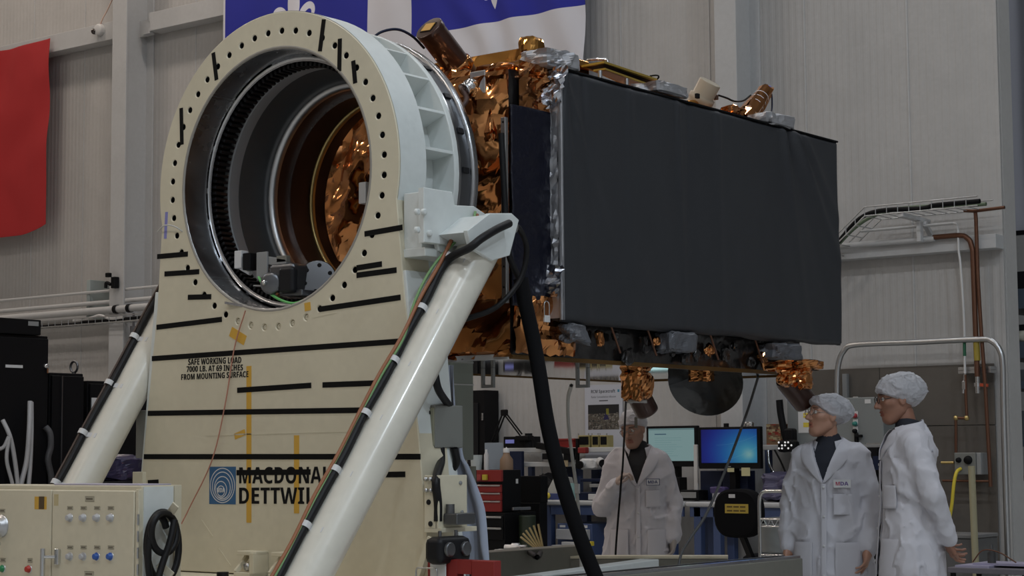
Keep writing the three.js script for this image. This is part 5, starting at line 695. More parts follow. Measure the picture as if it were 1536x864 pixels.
// ================= board, pipes and panel at the right end of the wall =================
{
  const zb = WZ + .03, tl = onZ(1195, 553, zb), tr = onZ(1490, 545, zb);
  const bd = thing('backing_board', 'large dark brown board fixed to the wall behind the two men', 'board', [(tl.x + tr.x) / 2, 0, zb]); const seam = onZ(1420, 639, zb).y, mid = onZ(1320, 600, zb).x;
  for (const [x0, x1, y0, y1] of [[tl.x, mid, .02, seam], [mid, tr.x, .02, seam], [tl.x, mid, seam + .006, tr.y], [mid, tr.x, seam + .006, tr.y]]) part(bd, 'board_panel', bx(x0 + .002, x1 - .002, y0, y1, WZ + .007, zb, .003), M.board);
  // guard rail
  const gz = WZ + .22; solo('guard_rail', 'bent grey steel tube rail over the brown board', 'rail', hose([onZ(1256, 640, gz), onZ(1256, 570, gz), onZ(1258, 545, gz), onZ(1266, 526, gz), onZ(1285, 517, gz), onZ(1380, 513, gz), onZ(1470, 509, gz), onZ(1488, 512, gz), onZ(1499, 524, gz), onZ(1504, 548, gz), onZ(1506, 640, gz), V(onZ(1506, 640, gz).x, 0, gz)], .024, 120, 12), M.alu);
  solo('vertical_conduit', 'grey conduit running down beside the brown board', 'conduit', bx(onZ(1255, 600, gz).x - .02, onZ(1255, 600, gz).x + .025, .02, onZ(1256, 560, gz).y, WZ + .035, WZ + .08, .004), M.grey);
  // pipes
  const pz = WZ + .2, P = (x, y) => onZ(x, y, pz); const pipe = (pts, r, m, label) => solo('copper_pipe', label, 'pipe', hose(pts.map(p => P(...p)), r, 80, 10, .12), m);
  pipe([[1400, 356], [1436, 353], [1447, 354], [1455, 361], [1459, 376], [1461, 430], [1463.5, 500], [1466, 565]], .022, M.copper, 'copper pipe bending down from the white wall pipe');
  pipe([[1463, 319], [1464, 330], [1467, 420], [1472, 500], [1478, 580], [1484, 690], [1486, 730]], .016, M.copper, 'long straight copper pipe dropping from the cable tray');
  pipe([[1446, 316], [1462, 316.5], [1507, 311]], .014, M.copper, 'short copper pipe under the cable tray'); 
  const wp = (px, py, x0, x1, r, l) => { const y = P(px, py).y; solo('wall_pipe', l, 'pipe', rod(V(P(x0, py).x, y, pz), V(P(x1, py).x, y, pz), r, r, 12), M.steelWhite); }; wp(1350, 362, 1180, 1402, .026, 'thick white pipe under the cable tray at the right'); wp(1350, 342, 1292, 1430, .012, 'thin white pipe under the cable tray at the right');
  const th = [P(1427, 335), P(1434, 336), P(1437, 345), P(1438, 375), P(1441, 400), P(1446, 480), P(1447.5, 560)]; solo('thin_tube', 'thin white tube with a green sleeve hanging beside the copper pipes', 'tube', hose(th, .01, 60, 8), M.plasticWhite); solo('green_sleeve', 'green sleeve on the thin white tube', 'sleeve', rod(P(1446.5, 506), P(1447, 534), .013, .013, 10), colorOf(.02, .12, .06)); solo('yellow_sleeve', 'yellow marker on the copper pipe above the board', 'sleeve', rod(P(1464.5, 512), P(1466, 541), .026, .026, 12), colorOf(.32, .24, .03));
  const vl = thing('pipe_valve', 'chrome valve with a red lever at the end of the copper pipe', 'valve', [P(1466, 575).x, P(1466, 590).y, pz]); part(vl, 'valve_body', [rod(P(1466, 564), P(1466.5, 590), .02, .02, 12), turn([[0, .03], [.03, .03]], P(1466, 580), V(0, 1, 0), 12)], M.chrome); part(vl, 'lever', bar(P(1466, 577), P(1482, 578), .02, .025), colorOf(.4, .06, .02));
  const sup = thing('pipe_support', 'slotted steel strut holding the pipes at the top of the board', 'bracket', [P(1460, 555).x, P(1460, 560).y, zb]); part(sup, 'channel', [fb(1437, 551, 1486, 554, pz - .03, .12, .002), fb(1437, 556, 1486, 559, pz - .03, .12, .002)], M.alu);
  const hk = P(1446, 575); solo('hose_hook', 'small chrome valve on the thin tube', 'valve', [rod(P(1447.5, 560), P(1445, 590), .012), cb(P(1446, 578), .03, .07, .03, .006)], M.chrome); pipe([[1448, 562], [1449, 600], [1450, 627], [1434, 627], [1434, 640], [1434, 682]], .012, M.copper, 'thin brass-jointed pipe down to the valve box'); for (const [x, y] of [[1434, 627], [1450, 627]]) solo('pipe_elbow', 'brass elbow on the thin pipe above the valve box', 'fitting', new THREE.SphereGeometry(.022, 12, 10).translate(P(x, y).x, P(x, y).y, pz), M.brass, 'brass elbows above the valve box');
  const vb = thing('valve_box', 'grey valve box with two black knobs on the brown board', 'box', [P(1452, 700).x, P(1452, 712).y, zb]); part(vb, 'case', fb(1431, 679, 1464, 712, pz + .02, .17, .006), M.greyBox); part(vb, 'side_lid', fb(1464, 679, 1472, 712, pz + .01, .15, .006), M.grey); for (const [x, y, r] of [[1440, 690, .022], [1454, 690, .036]]) { const q = P(x, y); part(vb, 'knob', turn([[0, r], [.025, r * .85], [.025, 0]], V(q.x, q.y, pz + .02), V(0, 0, 1), 16), M.black); }
  pipe([[1412, 694], [1431, 694]], .012, M.brass, 'short brass pipe into the valve box'); pipe([[1414, 721], [1450, 721.5], [1486, 722]], .01, M.copper, 'thin copper pipe below the valve box');
  solo('yellow_hose', 'yellow air hose curving down from the valve box', 'hose', hose([onZ(1441, 703, pz + .03), onZ(1435, 708, pz + .08), onZ(1431, 725, pz + .1), onZ(1428, 755, pz + .1), onZ(1423, 790, pz + .1), onZ(1420, 840, pz + .1), onZ(1419, 900, pz + .1)], .014, 50, 8), M.yellow);
  { const a = onZ(1453, 699, -6.9); solo('wooden_pole', 'pale round pole standing in front of the brown board', 'pole', rod(V(a.x + .02, 0, -6.95), V(a.x, a.y, -6.95), .026, .026, 16), colorOf(.33, .30, .19)); const lowb = onZ(1434, 808, -7.0); const fbx = thing('floor_case', 'low grey case on the floor beside the pole', 'case', [lowb.x, 0, -7.2]); part(fbx, 'case', bx(lowb.x - .28, lowb.x + .12, 0, lowb.y, -7.5, -7.05, .01), colorOf(.10, .10, .10)); part(fbx, 'lid', bx(lowb.x - .285, lowb.x + .125, lowb.y, lowb.y + .03, -7.5, -7.04, .008), colorOf(.16, .16, .16)); }
  { const a = onZ(1470, 848, -6.2); const tb = thing('side_table', 'low table with loose papers and wires near the pole', 'table', [a.x, 0, -6.4]); part(tb, 'table_top', bx(a.x - .25, a.x + .35, a.y - .06, a.y - .02, -6.7, -6.2, .006), colorOf(.14, .13, .15)); for (const x of [a.x - .22, a.x + .32]) for (const z of [-6.67, -6.23]) part(tb, 'leg', rod(V(x, 0, z), V(x, a.y - .05, z), .02), M.black); solo('paper_pile', 'loose pale papers on the low table near the pole', 'paper', [bx(a.x - .2, a.x + .06, a.y - .02, a.y - .005, -6.5, -6.22), bx(a.x - .1, a.x + .3, a.y - .005, a.y + .01, -6.6, -6.3)], colorOf(.36, .34, .46)); solo('wire_loop', 'thin loose wires above the papers on the low table', 'wire', hose([V(a.x - .1, a.y + .015, -6.3), V(a.x - .02, a.y + .1, -6.3), V(a.x + .1, a.y + .09, -6.3), V(a.x + .22, a.y + .02, -6.32)], .005, 24, 6), M.copper); const bt2 = onZ(1492, 838, -6.4); solo('small_bottle', 'small dark bottle on the low table near the pole', 'bottle', turn([[0, .03], [.1, .03], [.13, .012], [.16, .012], [.16, 0]], V(bt2.x, a.y - .02, -6.35), V(0, 1, 0), 16), colorOf(.05, .05, .05)); }
  // grey control panel
  const ep = thing('switchgear_cabinet', 'grey steel control panel with red, green and black switches and a pinned sheet', 'cabinet', [onZ(1250, 640, -7.6).x, 0, -7.75]); const ez = -7.6; part(ep, 'case', fb(1180, 599, 1326, 668, ez, .3, .008), colorOf(.21, .225, .225, .5)); part(ep, 'pedestal', (() => { const a = onZ(1200, 668, ez), b = onZ(1310, 668, ez); return bx(a.x, b.x, 0, a.y, ez - .28, ez - .04, .006); })(), M.black); part(ep, 'ledge', fb(1186, 668, 1330, 671, ez + .06, .3, .004), M.grey); part(ep, 'top_bracket', fb(1279, 595, 1287, 600, ez - .02, .05), M.alu); part(ep, 'white_label', fb(1297, 599, 1306, 605, ez + .003, .004, 0), M.paper); part(ep, 'white_label', fb(1325, 625, 1334, 630, ez + .003, .004, 0), M.paper); part(ep, 'name_strip', fb(1299, 664.5, 1320, 666.5, ez + .003, .004, 0), M.alu);
  for (const [y, m, n] of [[622.5, colorOf(.36, .03, .04), 'red switch'], [634.5, colorOf(.03, .2, .17), 'green switch'], [645.5, M.black, 'black switch']]) { const q = onZ(1283.5, y, ez); const pl = part(ep, 'switch_plate', cb(V(q.x, q.y + .008, ez + .003), .045, .045, .006, .002), M.plasticWhite); part(pl, 'switch', turn([[0, .02], [.025, .018], [.025, 0]], V(q.x, q.y - .006, ez + .006), V(0, 0, 1), 16), m, n); }
  part(ep, 'lever', [fb(1281, 650, 1286, 672, ez + .03, .03), fb(1281, 652, 1292, 656, ez + .04, .03)], M.black);
  solo('pinned_sheet', 'white sheet with yellow marks pinned to the grey control panel', 'paper', fb(1197, 615.5, 1228, 649, ez + .004, .003, 0), M.paper); for (const y of [620, 624, 634.5, 638]) { part(scene.children[scene.children.length - 1], 'yellow_mark', (() => { const q = onZ(1212, y + 1, ez + .0045), b = scene.children[scene.children.length - 1].position; return bx(q.x - .045 - b.x, q.x + .045 - b.x, q.y - .009 - b.y, q.y + .009 - b.y, ez + .0042 - b.z, ez + .0052 - b.z); })(), M.yellow); }
  const km = thing('keyboard_shelf', 'dark instrument block below the grey control panel', 'instrument', [onZ(1305, 690, -7.2).x, 0, -7.3]); part(km, 'block', fb(1288, 671, 1316, 700, -7.25, .25, .006), M.black); part(km, 'stand', (() => { const a = onZ(1296, 700, -7.3), b = onZ(1308, 700, -7.3); return bx(a.x, b.x, 0, a.y, -7.45, -7.32); })(), M.black); part(km, 'blue_front', fb(1309, 684, 1318, 705, -7.245, .01, 0), M.darkBlue);
  // cable tray on the right wall
  const ty = onZ(1400, 311, -7.6), ct = thing('cable_tray', 'wire cable tray running high along the wall to the copper pipes', 'cable tray', [ty.x, ty.y, -7.7]);
  const T0 = onZ(1297, 324, -7.55), xe = XE - .02, Y = T0.y, dn = V(T0.x - .62, Y - .5, 0); const rail = [];
  for (const [z, dy] of [[-7.55, 0], [-7.55, .075], [-7.85, 0], [-7.85, .075]]) rail.push(rod(V(T0.x, Y + dy, z), V(xe, Y + dy, z), .006, .006, 6), rod(V(T0.x, Y + dy, z), V(dn.x, dn.y + dy, z), .006, .006, 6)); part(ct, 'side_wires', rail, M.alu);
  const cw = []; for (let x = T0.x; x < xe; x += .1) cw.push(rod(V(x, Y, -7.85), V(x, Y, -7.55), .004, .004, 5), rod(V(x, Y, -7.55), V(x, Y + .075, -7.55), .004, .004, 5)); for (let k = 1; k < 8; k++) { const p = V(T0.x + (dn.x - T0.x) * k / 7, Y + (dn.y - Y) * k / 7, 0); cw.push(rod(V(p.x, p.y, -7.85), V(p.x, p.y, -7.55), .005, .005, 5), rod(V(p.x, p.y, -7.55), V(p.x, p.y + .075, -7.55), .004, .004, 5)); } part(ct, 'cross_wires', cw, M.alu).userData.kind = 'stuff';
  part(ct, 'cable', hose([V(dn.x, dn.y + .03, -7.6), V((dn.x + T0.x) / 2, (dn.y + Y) / 2 + .03, -7.6), V(T0.x, Y + .02, -7.6), V(T0.x + .5, Y + .025, -7.6), V(xe - .4, Y + .04, -7.6), V(xe, Y + .04, -7.6)], .02, 60, 8), M.black); part(ct, 'cable', hose([V(dn.x, dn.y + .03, -7.72), V(T0.x, Y + .02, -7.72), V(xe, Y + .03, -7.72)], .016, 60, 8), colorOf(.12, .16, .10));
  const br = thing('tray_bracket', 'white steel bracket arm carrying the cable tray and pipes', 'bracket', [onZ(1378, 345, -7.7).x, onZ(1378, 362, -7.7).y, -7.8]); const q = onZ(1378, 330, -7.7); part(br, 'arm', [bar(onZ(1350, 322, -7.55), onZ(1392, 333, -7.9), .06, .035, V(0, 1, 0), .003)], M.steelWhite); part(br, 'post', fb(1374, 332, 1381, 362, -7.72, .06, .003), M.steelWhite); part(br, 'brace', bar(onZ(1398, 356, -7.95), onZ(1386, 334, -7.8), .04, .03), M.steelWhite);
}
// ================= storage bay seen past the end of the wall =================
{
  const z = -9.4, xa = onZ(1480, 400, z).x, xb = onZ(1575, 400, z).x, Y = (y) => onZ(1520, y, z).y;
  const cv = sheet(30, 30, (a, b) => V(xa + (xb - xa) * a, Y(353) + (8 - Y(353)) * b, z + .25 + .03 * Math.sin(a * 14 + b) + .02 * noise(a * 4, b * 5))); solo('hanging_curtain', 'pale grey curtain hanging in the bay beyond the wall end', 'curtain', thick(cv, .004), colorOf(.33, .33, .37, .8)); solo('curtain_rail', 'dark rail along the lower hem of the bay curtain', 'rail', bx(xa, xb, Y(358), Y(352), z + .2, z + .27, .004), M.black);
  const rk = thing('storage_rack', 'storage rack with blue-grey beams and dark boxes beyond the wall end', 'rack', [(xa + xb) / 2, 0, z - .4]); for (const x of [xa + .04, xb - .04]) part(rk, 'upright', bx(x - .04, x + .04, 0, Y(362), z - .08, z, .004), M.blueSteel);
  for (const [y0, y1] of [[434, 464], [513, 538], [572, 584], [660, 670]]) part(rk, 'beam', bx(xa, xb, Y(y1), Y(y0), z - .06, z + .01, .006), colorOf(.07, .09, .12)); part(rk, 'back_sheet', bx(xa, xb, 0, Y(362), z - .9, z - .88), M.blackMatt); for (const y of [464, 538, 584, 670]) part(rk, 'shelf', bx(xa, xb, Y(y), Y(y) + .02, z - .85, z - .06), M.blackMetal);
  for (const [i, [y0, y1]] of [[400, 434], [480, 513], [548, 572], [610, 660]].entries()) solo('storage_box', ['dark carton on the top beam of the bay rack', 'dark carton on the second beam of the bay rack', 'flat grey carton on the third beam of the bay rack', 'grey carton on the lowest beam of the bay rack'][i], 'box', bx(xa + .2, xb - .25, Y([464, 538, 584, 670][i]) + .021, Y(y0 + 6), z - .6, z - .1, .008), i < 2 ? M.blackMetal : colorOf(.1, .11, .12));
  const kb = onZ(1522, 492, z + .05); solo('white_bottle', 'white capped tube lying across the bay rack beam', 'bottle', turn([[0, .03], [.1, .03], [.11, .05], [.16, .05], [.16, 0]], V(kb.x - .1, Y(513) + .05, z - .04), V(1, 0, 0), 16), colorOf(.5, .48, .4));
  const y7 = Y(722), tb = thing('white_crate', 'large white covered crate in front of the bay rack', 'crate', [(xa + xb) / 2, 0, z + .5]); part(tb, 'cover', bx(xa, xb, 0, onZ(1520, 722, z + .9).y, z + .1, z + .9, .02), colorOf(.44, .45, .49, .8)); part(tb, 'dark_lid', bx(xa, xb, onZ(1520, 722, z + .9).y, onZ(1520, 715, z + .9).y, z + .1, z + .92, .004), M.black); part(tb, 'blue_scribble', hose([onZ(1508, 852, z + .905), onZ(1520, 856, z + .905), onZ(1530, 850, z + .905), onZ(1518, 860, z + .905), onZ(1536, 857, z + .905)], .006, 30, 5), colorOf(.08, .07, .3));
}
// ================= people =================
const smin = (a, b, k) => { const h = Math.max(k - Math.abs(a - b), 0) / k; return Math.min(a, b) - h * h * k * .25; };
const smax = (a, b, k) => -smin(-a, -b, k);
function cap(x, y, z, a, b, ra, rb) {                       // distance to a tapered capsule
  const dx = b[0] - a[0], dy = b[1] - a[1], dz = b[2] - a[2], px = x - a[0], py = y - a[1], pz = z - a[2];
  let t = (px * dx + py * dy + pz * dz) / (dx * dx + dy * dy + dz * dz); t = t < 0 ? 0 : t > 1 ? 1 : t;
  return Math.hypot(px - dx * t, py - dy * t, pz - dz * t) - (ra + (rb - ra) * t);
}
const ell = (x, y, z, c, r) => { const a = (x - c[0]) / r[0], b = (y - c[1]) / r[1], d = (z - c[2]) / r[2]; return (Math.sqrt(a * a + b * b + d * d) - 1) * Math.min(r[0], r[1], r[2]); };
function net(f, lo, hi, h) {                                   // mesh of the surface f = 0 (surface nets)
  const n = [0, 1, 2].map(i => Math.ceil((hi[i] - lo[i]) / h) + 1), [nx, ny, nz] = n, F = new Float32Array(nx * ny * nz);
  for (let k = 0, q = 0; k < nz; k++) for (let j = 0; j < ny; j++) for (let i = 0; i < nx; i++) F[q++] = f(lo[0] + i * h, lo[1] + j * h, lo[2] + k * h);
  const id = new Int32Array(nx * ny * nz).fill(-1), pos = [], idx = [], at = (i, j, k) => (k * ny + j) * nx + i;
  for (let k = 0; k < nz - 1; k++) for (let j = 0; j < ny - 1; j++) for (let i = 0; i < nx - 1; i++) {
    let c = 0, sx = 0, sy = 0, sz = 0, m = 0; const v = [];
    for (let b = 0; b < 8; b++) { const w = F[at(i + (b & 1), j + (b >> 1 & 1), k + (b >> 2))]; v.push(w); if (w < 0) m++; }
    if (m === 0 || m === 8) continue;
    for (let a = 0; a < 8; a++) for (const s of [1, 2, 4]) if (!(a & s)) { const b = a | s; if ((v[a] < 0) !== (v[b] < 0)) { const t = v[a] / (v[a] - v[b]); sx += (a & 1) + (s === 1 ? t : 0); sy += (a >> 1 & 1) + (s === 2 ? t : 0); sz += (a >> 2) + (s === 4 ? t : 0); c++; } }
    id[at(i, j, k)] = pos.length / 3; pos.push(lo[0] + (i + sx / c) * h, lo[1] + (j + sy / c) * h, lo[2] + (k + sz / c) * h);
  }
  const quad = (a, b, c, d, flip) => { if (a < 0 || b < 0 || c < 0 || d < 0) return; flip ? idx.push(a, c, b, a, d, c) : idx.push(a, b, c, a, c, d); };
  for (let k = 1; k < nz - 1; k++) for (let j = 1; j < ny - 1; j++) for (let i = 1; i < nx - 1; i++) {
    const s = F[at(i, j, k)] < 0;
    if (s !== F[at(i + 1, j, k)] < 0) quad(id[at(i, j - 1, k - 1)], id[at(i, j, k - 1)], id[at(i, j, k)], id[at(i, j - 1, k)], !s);
    if (s !== F[at(i, j + 1, k)] < 0) quad(id[at(i - 1, j, k - 1)], id[at(i - 1, j, k)], id[at(i, j, k)], id[at(i, j, k - 1)], !s);
    if (s !== F[at(i, j, k + 1)] < 0) quad(id[at(i - 1, j - 1, k)], id[at(i, j - 1, k)], id[at(i, j, k)], id[at(i - 1, j, k)], !s);
  }
  const g = new THREE.BufferGeometry(); g.setAttribute('position', new THREE.Float32BufferAttribute(pos, 3)); g.setIndex(idx); g.computeVertexNormals(); return g;
}
function paint(g, fn) { const p = g.attributes.position, c = new Float32Array(p.count * 3); for (let i = 0; i < p.count; i++) { const q = fn(p.getX(i), p.getY(i), p.getZ(i)); c[3 * i] = q[0]; c[3 * i + 1] = q[1]; c[3 * i + 2] = q[2]; } g.setAttribute('color', new THREE.BufferAttribute(c, 3)); return g; }
// head, origin between the ears, face towards +z
const headF = open => (x, y, z) => {
  const ax = Math.abs(x);
  let d = ell(x, y, z, [0, .034, -.014], [.077, .09, .098]);
  d = smin(d, ell(x, y, z, [0, -.036, .022], [.06, .08, .07]), .04);
  d = smin(d, ell(x, y, z, [0, -.1, .058], [.026, .02, .024]), .035);
  d = smin(d, cap(ax, y, z, [.05, -.055, -.005], [.022, -.1, .05], .018, .014), .03);
  d = smin(d, cap(ax, y, z, [0, .033, .082], [.04, .03, .07], .011, .009), .018);
  d = smin(d, cap(ax, y, z, [.047, -.012, .062], [.055, -.01, .04], .014, .014), .025);
  d = smax(d, -ell(ax, y, z, [.031, .012, .1], [.02, .012, .02]), .014);
  d = smin(d, cap(x, y, z, [0, .018, .088], [0, -.026, .113], .008, .0125), .012);
  d = smin(d, ell(ax, y, z, [.012, -.03, .099], [.009, .009, .011]), .008);
  d = smin(d, cap(ax, y, z, [0, -.057, .094], [.019, -.06, .084], .0065, .004), .007);
  d = smin(d, cap(ax, y, z, [0, -.071, .09], [.016, -.069, .083], .0075, .004), .007);
  d = smax(d, -ell(x, y, z, [0, -.064, .1], [.018, open ? .006 : .0016, .016]), .005);
  d = smin(d, ell(ax, y, z, [.08, .0, -.012], [.009, .031, .019]), .012);
  d = smax(d, -ell(ax, y, z, [.09, .004, -.008], [.008, .016, .009]), .008);
  return d;
};
function handGeo(curl, thumb) {                               // right hand: wrist at origin, fingers along -y, palm towards +z, thumb at +x
  const F = []; const base = [[.03, -.088, 0], [.011, -.094, 0], [-.009, -.09, 0], [-.027, -.082, 0]], len = [[.042, .026, .02], [.046, .03, .021], [.043, .028, .02], [.033, .021, .018]], rad = [.0092, .0095, .009, .008];
  base.forEach((b, i) => { let p = b, a = curl * .75 + i * .05; const dx = (1.5 - i) * .035; for (let s = 0; s < 3; s++) { const L = len[i][s], q = [p[0] + dx * L, p[1] - Math.cos(a) * L, p[2] + Math.sin(a) * L]; F.push([p, q, rad[i] * (1 - s * .1), rad[i] * (.92 - s * .1)]); p = q; a += curl * (.9 - s * .1); } });
  const t0 = [.03, -.025, .006], t1 = [.052, -.055, .006 + .022 * thumb], t2 = [.05 - .014 * thumb, -.085, .01 + .034 * thumb], t3 = [.044 - .028 * thumb, -.108, .012 + .04 * thumb];
  F.push([t0, t1, .014, .0115], [t1, t2, .0112, .0098], [t2, t3, .0098, .008]);
  const f = (x, y, z) => {
    let d = smax(ell(x, y, z, [0, -.05, 0], [.044, .058, .019]), -1, .001);
    d = smin(d, cap(x, y, z, [.0, .02, 0], [0, -.03, 0], .026, .024), .03);
    let e = 1; for (const [a, b, r, s] of F) e = Math.min(e, cap(x, y, z, a, b, r, s));
    for (const b of base) d = smin(d, cap(x, y, z, [b[0] * .7, -.03, 0], b, .011, .0105), .012);
    return smin(d, e, .006);
  };
  return net(f, [-.07, -.215, -.09], [.085, .05, .13], .0042);
}
const lerpTab = (t, y) => { if (y <= t[0][0]) return t[0]; for (let i = 1; i < t.length; i++) if (y <= t[i][0]) { const a = t[i - 1], b = t[i]; let k = (y - a[0]) / (b[0] - a[0]); k = k * k * (3 - 2 * k) * .5 + k * .5; return a.map((v, j) => v + (b[j] - v) * k); } return t[t.length - 1]; };
const TORSO = [[.42, .275, .205], [.75, .245, .18], [.97, .222, .162], [1.12, .205, .148], [1.27, .214, .15], [1.38, .206, .138], [1.455, .165, .11], [1.5, .105, .085], [1.56, .06, .06]];

function person(o) {
  const s = o.height / 1.78, root = thing('person', o.label, 'person', o.at), U = p => [p[0] * s, p[1] * s, p[2] * s];
  root.rotation.y = o.turn; LOCAL.add(root); const lean = o.lean || 0;
  const L = o.left, R = o.right, arms = [[L, 1], [R, -1]].map(([a, k]) => ({ sh: [k * .165, 1.415, 0], el: a.el, wr: a.wr, k, a }));
  const sd = o.seed;
  // coat
  const torso = (x, y, z, off) => { const [, rx, rz] = lerpTab(TORSO, y); z -= .02 * Math.max(0, 1.2 - y) * lean; const th = Math.atan2(x / rx, z / rz), sk = Math.max(0, 1.08 - y); const f = off < 0 ? 0 : .016 * sk * Math.sin(th * 7 + 2.2 * noise(y * 2, th, sd)) + .006 * Math.sin(th * 3 + y * 9 + sd) * (y < 1.35 ? 1 : 0); return (Math.hypot(x / rx, z / rz) - 1) * Math.min(rx, rz) - off - f; };
  const vneck = (x, y, z) => z < 0 ? 1 : Math.max(Math.abs(x + .004) - (y - o.vy) * .36, o.vy - y);
  const coatF = (X, Y, Z) => {
    const x = X / s, y = Y / s, z = Z / s; let d = torso(x, y, z, 0); d = Math.max(d, .47 - y, y - 1.525);
    let e = 1; for (const A of arms) { e = Math.min(e, smin(cap(x, y, z, A.sh, A.el, .072, .06), cap(x, y, z, A.el, A.wr, .06, .05), .02)); }
    d = smin(d, cap(x, y, z, [-.13, 1.425, 0], [.13, 1.425, 0], .07, .07), .06); d = smin(d, e, .035);
    const rg = (a, w) => { const q = Math.max(0, 1 - Math.abs(a) * w); return q * q; };
    d -= .014 * rg(noise(x * 5 + y * 1.5, y * 2.6, z * 5 + sd), 2.6) + .010 * rg(noise(x * 9 - y * 4, y * 6 + x * 4, z * 9 + sd * 3), 3) + .006 * rg(noise(x * 17, y * 12 + z * 9, z * 17 + sd), 3) - .008;
    d = Math.max(d, -vneck(x, y, z)); d = Math.max(d, -cap(x, y, z, [0, 1.44, .0], [0, 1.7, .03], .066, .075));
    return d * s;
  };
  const ex = []; for (const A of arms) ex.push(A.el, A.wr); const mx = i => Math.max(.3, ...ex.map(p => p[i] + .1)), mn = i => Math.min(-.3, ...ex.map(p => p[i] - .1));
  const coat = part(root, 'lab_coat', net(coatF, U([mn(0), .4, mn(2)]), U([mx(0), 1.58, mx(2)]), .0105 * s), o.coat || M.coat, 'white lab coat');
  const shirt = net((X, Y, Z) => { const x = X / s, y = Y / s, z = Z / s; let d = torso(x, y, z, -.014); d = Math.max(d, .9 - y, y - 1.56); d = smin(d, cap(x, y, z, [0, 1.46, -.005], [0, 1.535, .008], .068, .062), .02); return Math.max(d, y - 1.555 - z * .2) * s; }, U([-.25, .85, -.2]), U([.25, 1.62, .2]), .014 * s);
  part(root, 'shirt', shirt, colorOf(...o.shirt, .85), 'dark shirt');
  const surf = (x, y, off) => { const [, rx, rz] = lerpTab(TORSO, y), zz = Math.max(rz * Math.sqrt(Math.max(0, 1 - (x / rx) ** 2)), y > 1.34 ? Math.sqrt(Math.max(0, .07 ** 2 - (y - 1.425) ** 2)) : 0); return V(x * s, y * s, (zz + off) * s); };
  for (const k of [-1, 1]) {
    part(coat, 'lapel', thick(sheet(4, 12, (u, v) => { const y = o.vy - .005 + v * (1.5 - o.vy), e = (y - o.vy) * .36 + .002, w = .012 + .075 * Math.sin(Math.min(1, v * 1.15) * Math.PI * .62) * (v > .8 ? 1 - (v - .8) * 1.5 : 1); return surf(k * (e + u * w), y, .016 - .006 * u); }), .006 * s), M.coat);
    part(coat, 'collar', thick(sheet(10, 4, (u, v) => { const t = .7 + u * (Math.PI - .66), r = .074 + .022 * v; return V(k * r * Math.sin(t) * s * 1.1, (1.455 + .05 * (1 - v) - .02 * v + .045 * u) * s, (.012 + .085 * Math.cos(t) * (1 + .2 * v)) * s); }), .006 * s), M.coat);
  }
  const patchBox = (x, y, w, h, t, off) => { const c = surf(x, y, off), a = Math.atan2(surf(x + .02, y, off).z - surf(x - .02, y, off).z, .04 * s); return [c, -a, g => g.rotateX(-.06).rotateY(-a).translate(c.x, c.y, c.z)]; };
  const pk = (x0, x1, y0, y1, m, name) => part(coat, name, thick(sheet(8, 8, (u, v) => surf(x0 + (x1 - x0) * u, y0 + (y1 - y0) * v, .013 + .002 * Math.sin(u * 5))), .005 * s), m);
  pk(.06, .165, 1.08, 1.2, M.coat, 'chest_pocket'); pk(.07, .2, .72, .92, M.coat, 'side_pocket'); pk(-.2, -.07, .72, .92, M.coat, 'side_pocket');
  part(coat, 'button_strip', thick(sheet(3, 20, (u, v) => surf(-.012 + .032 * u, .48 + v * (o.vy - .49), .014)), .004 * s), M.coat); for (let i = 0; i < 4; i++) { const c = surf(.005, o.vy - .03 - i * .17, .018); part(coat, 'button', turn([[0, .008], [.003, .007], [.003, 0]], c, V(0, 0, 1), 10), M.plasticWhite); }
  if (o.patch) { const [c, a, put] = patchBox(.112, 1.26, .1, .05, .004, .019); const pt = part(coat, 'badge_patch', put(bx(-.052, .052, -.024, .024, -.002, .002, .001)), M.paper, 'sewn badge reading MDA'); if (o.patch === 'frame') part(pt, 'badge_frame', [[-.052, .052, .020, .024], [-.052, .052, -.024, -.020], [-.052, -.048, -.024, .024], [.048, .052, -.024, .024]].map(q => put(bx(...q, .002, .0035))), colorOf(.04, .05, .14)); const col = o.patch === 'frame' ? [colorOf(.04, .05, .14)] : [colorOf(.42, .05, .10), colorOf(.10, .05, .22)]; part(pt, 'badge_print', put(text('M', .022, .024).translate(-.038, -.011, .002)), col[0]); part(pt, 'badge_print', put(text('DA', .022, .046).translate(-.01, -.011, .002)), col[col.length - 1]); }
  // body: trunk, legs, arms, neck, then finer head and hands, joined into one mesh
  const hp = V(...U(o.headAt || [0, 1.655, .03])), hq = new THREE.Quaternion().setFromEuler(new THREE.Euler(o.headPitch, o.headYaw, o.headRoll || 0, 'YXZ'));
  const skin = o.skin, hs = s * 1.02, nb = V(0, -.07, -.028).multiplyScalar(hs).applyQuaternion(hq).add(hp).multiplyScalar(1 / s).toArray();
  const bodyF = (X, Y, Z) => { const x = X / s, y = Y / s, z = Z / s; let d = cap(x, y, z, [0, .98, 0], [0, 1.36, 0], .11, .1); d = smin(d, cap(x, y, z, [-.13, 1.4, 0], [.13, 1.4, 0], .055, .055), .06); d = smin(d, cap(x, y, z, [0, 1.42, -.01], nb, .058, .054), .03); for (const k of [-1, 1]) { d = smin(d, cap(x, y, z, [k * .09, .95, 0], [k * .1, .5, .01], .085, .06), .05); d = smin(d, cap(x, y, z, [k * .1, .5, .01], [k * .1, .08, -.02], .055, .038), .02); } for (const A of arms) { d = smin(d, cap(x, y, z, A.sh, A.el, .05, .042), .03); d = smin(d, cap(x, y, z, A.el, A.wr, .042, .03), .02); } return d * s; };
  const pieces = [paint(net(bodyF, U([mn(0), .02, mn(2)]), U([mx(0), 1.68, mx(2)]), .017 * s), () => skin)];
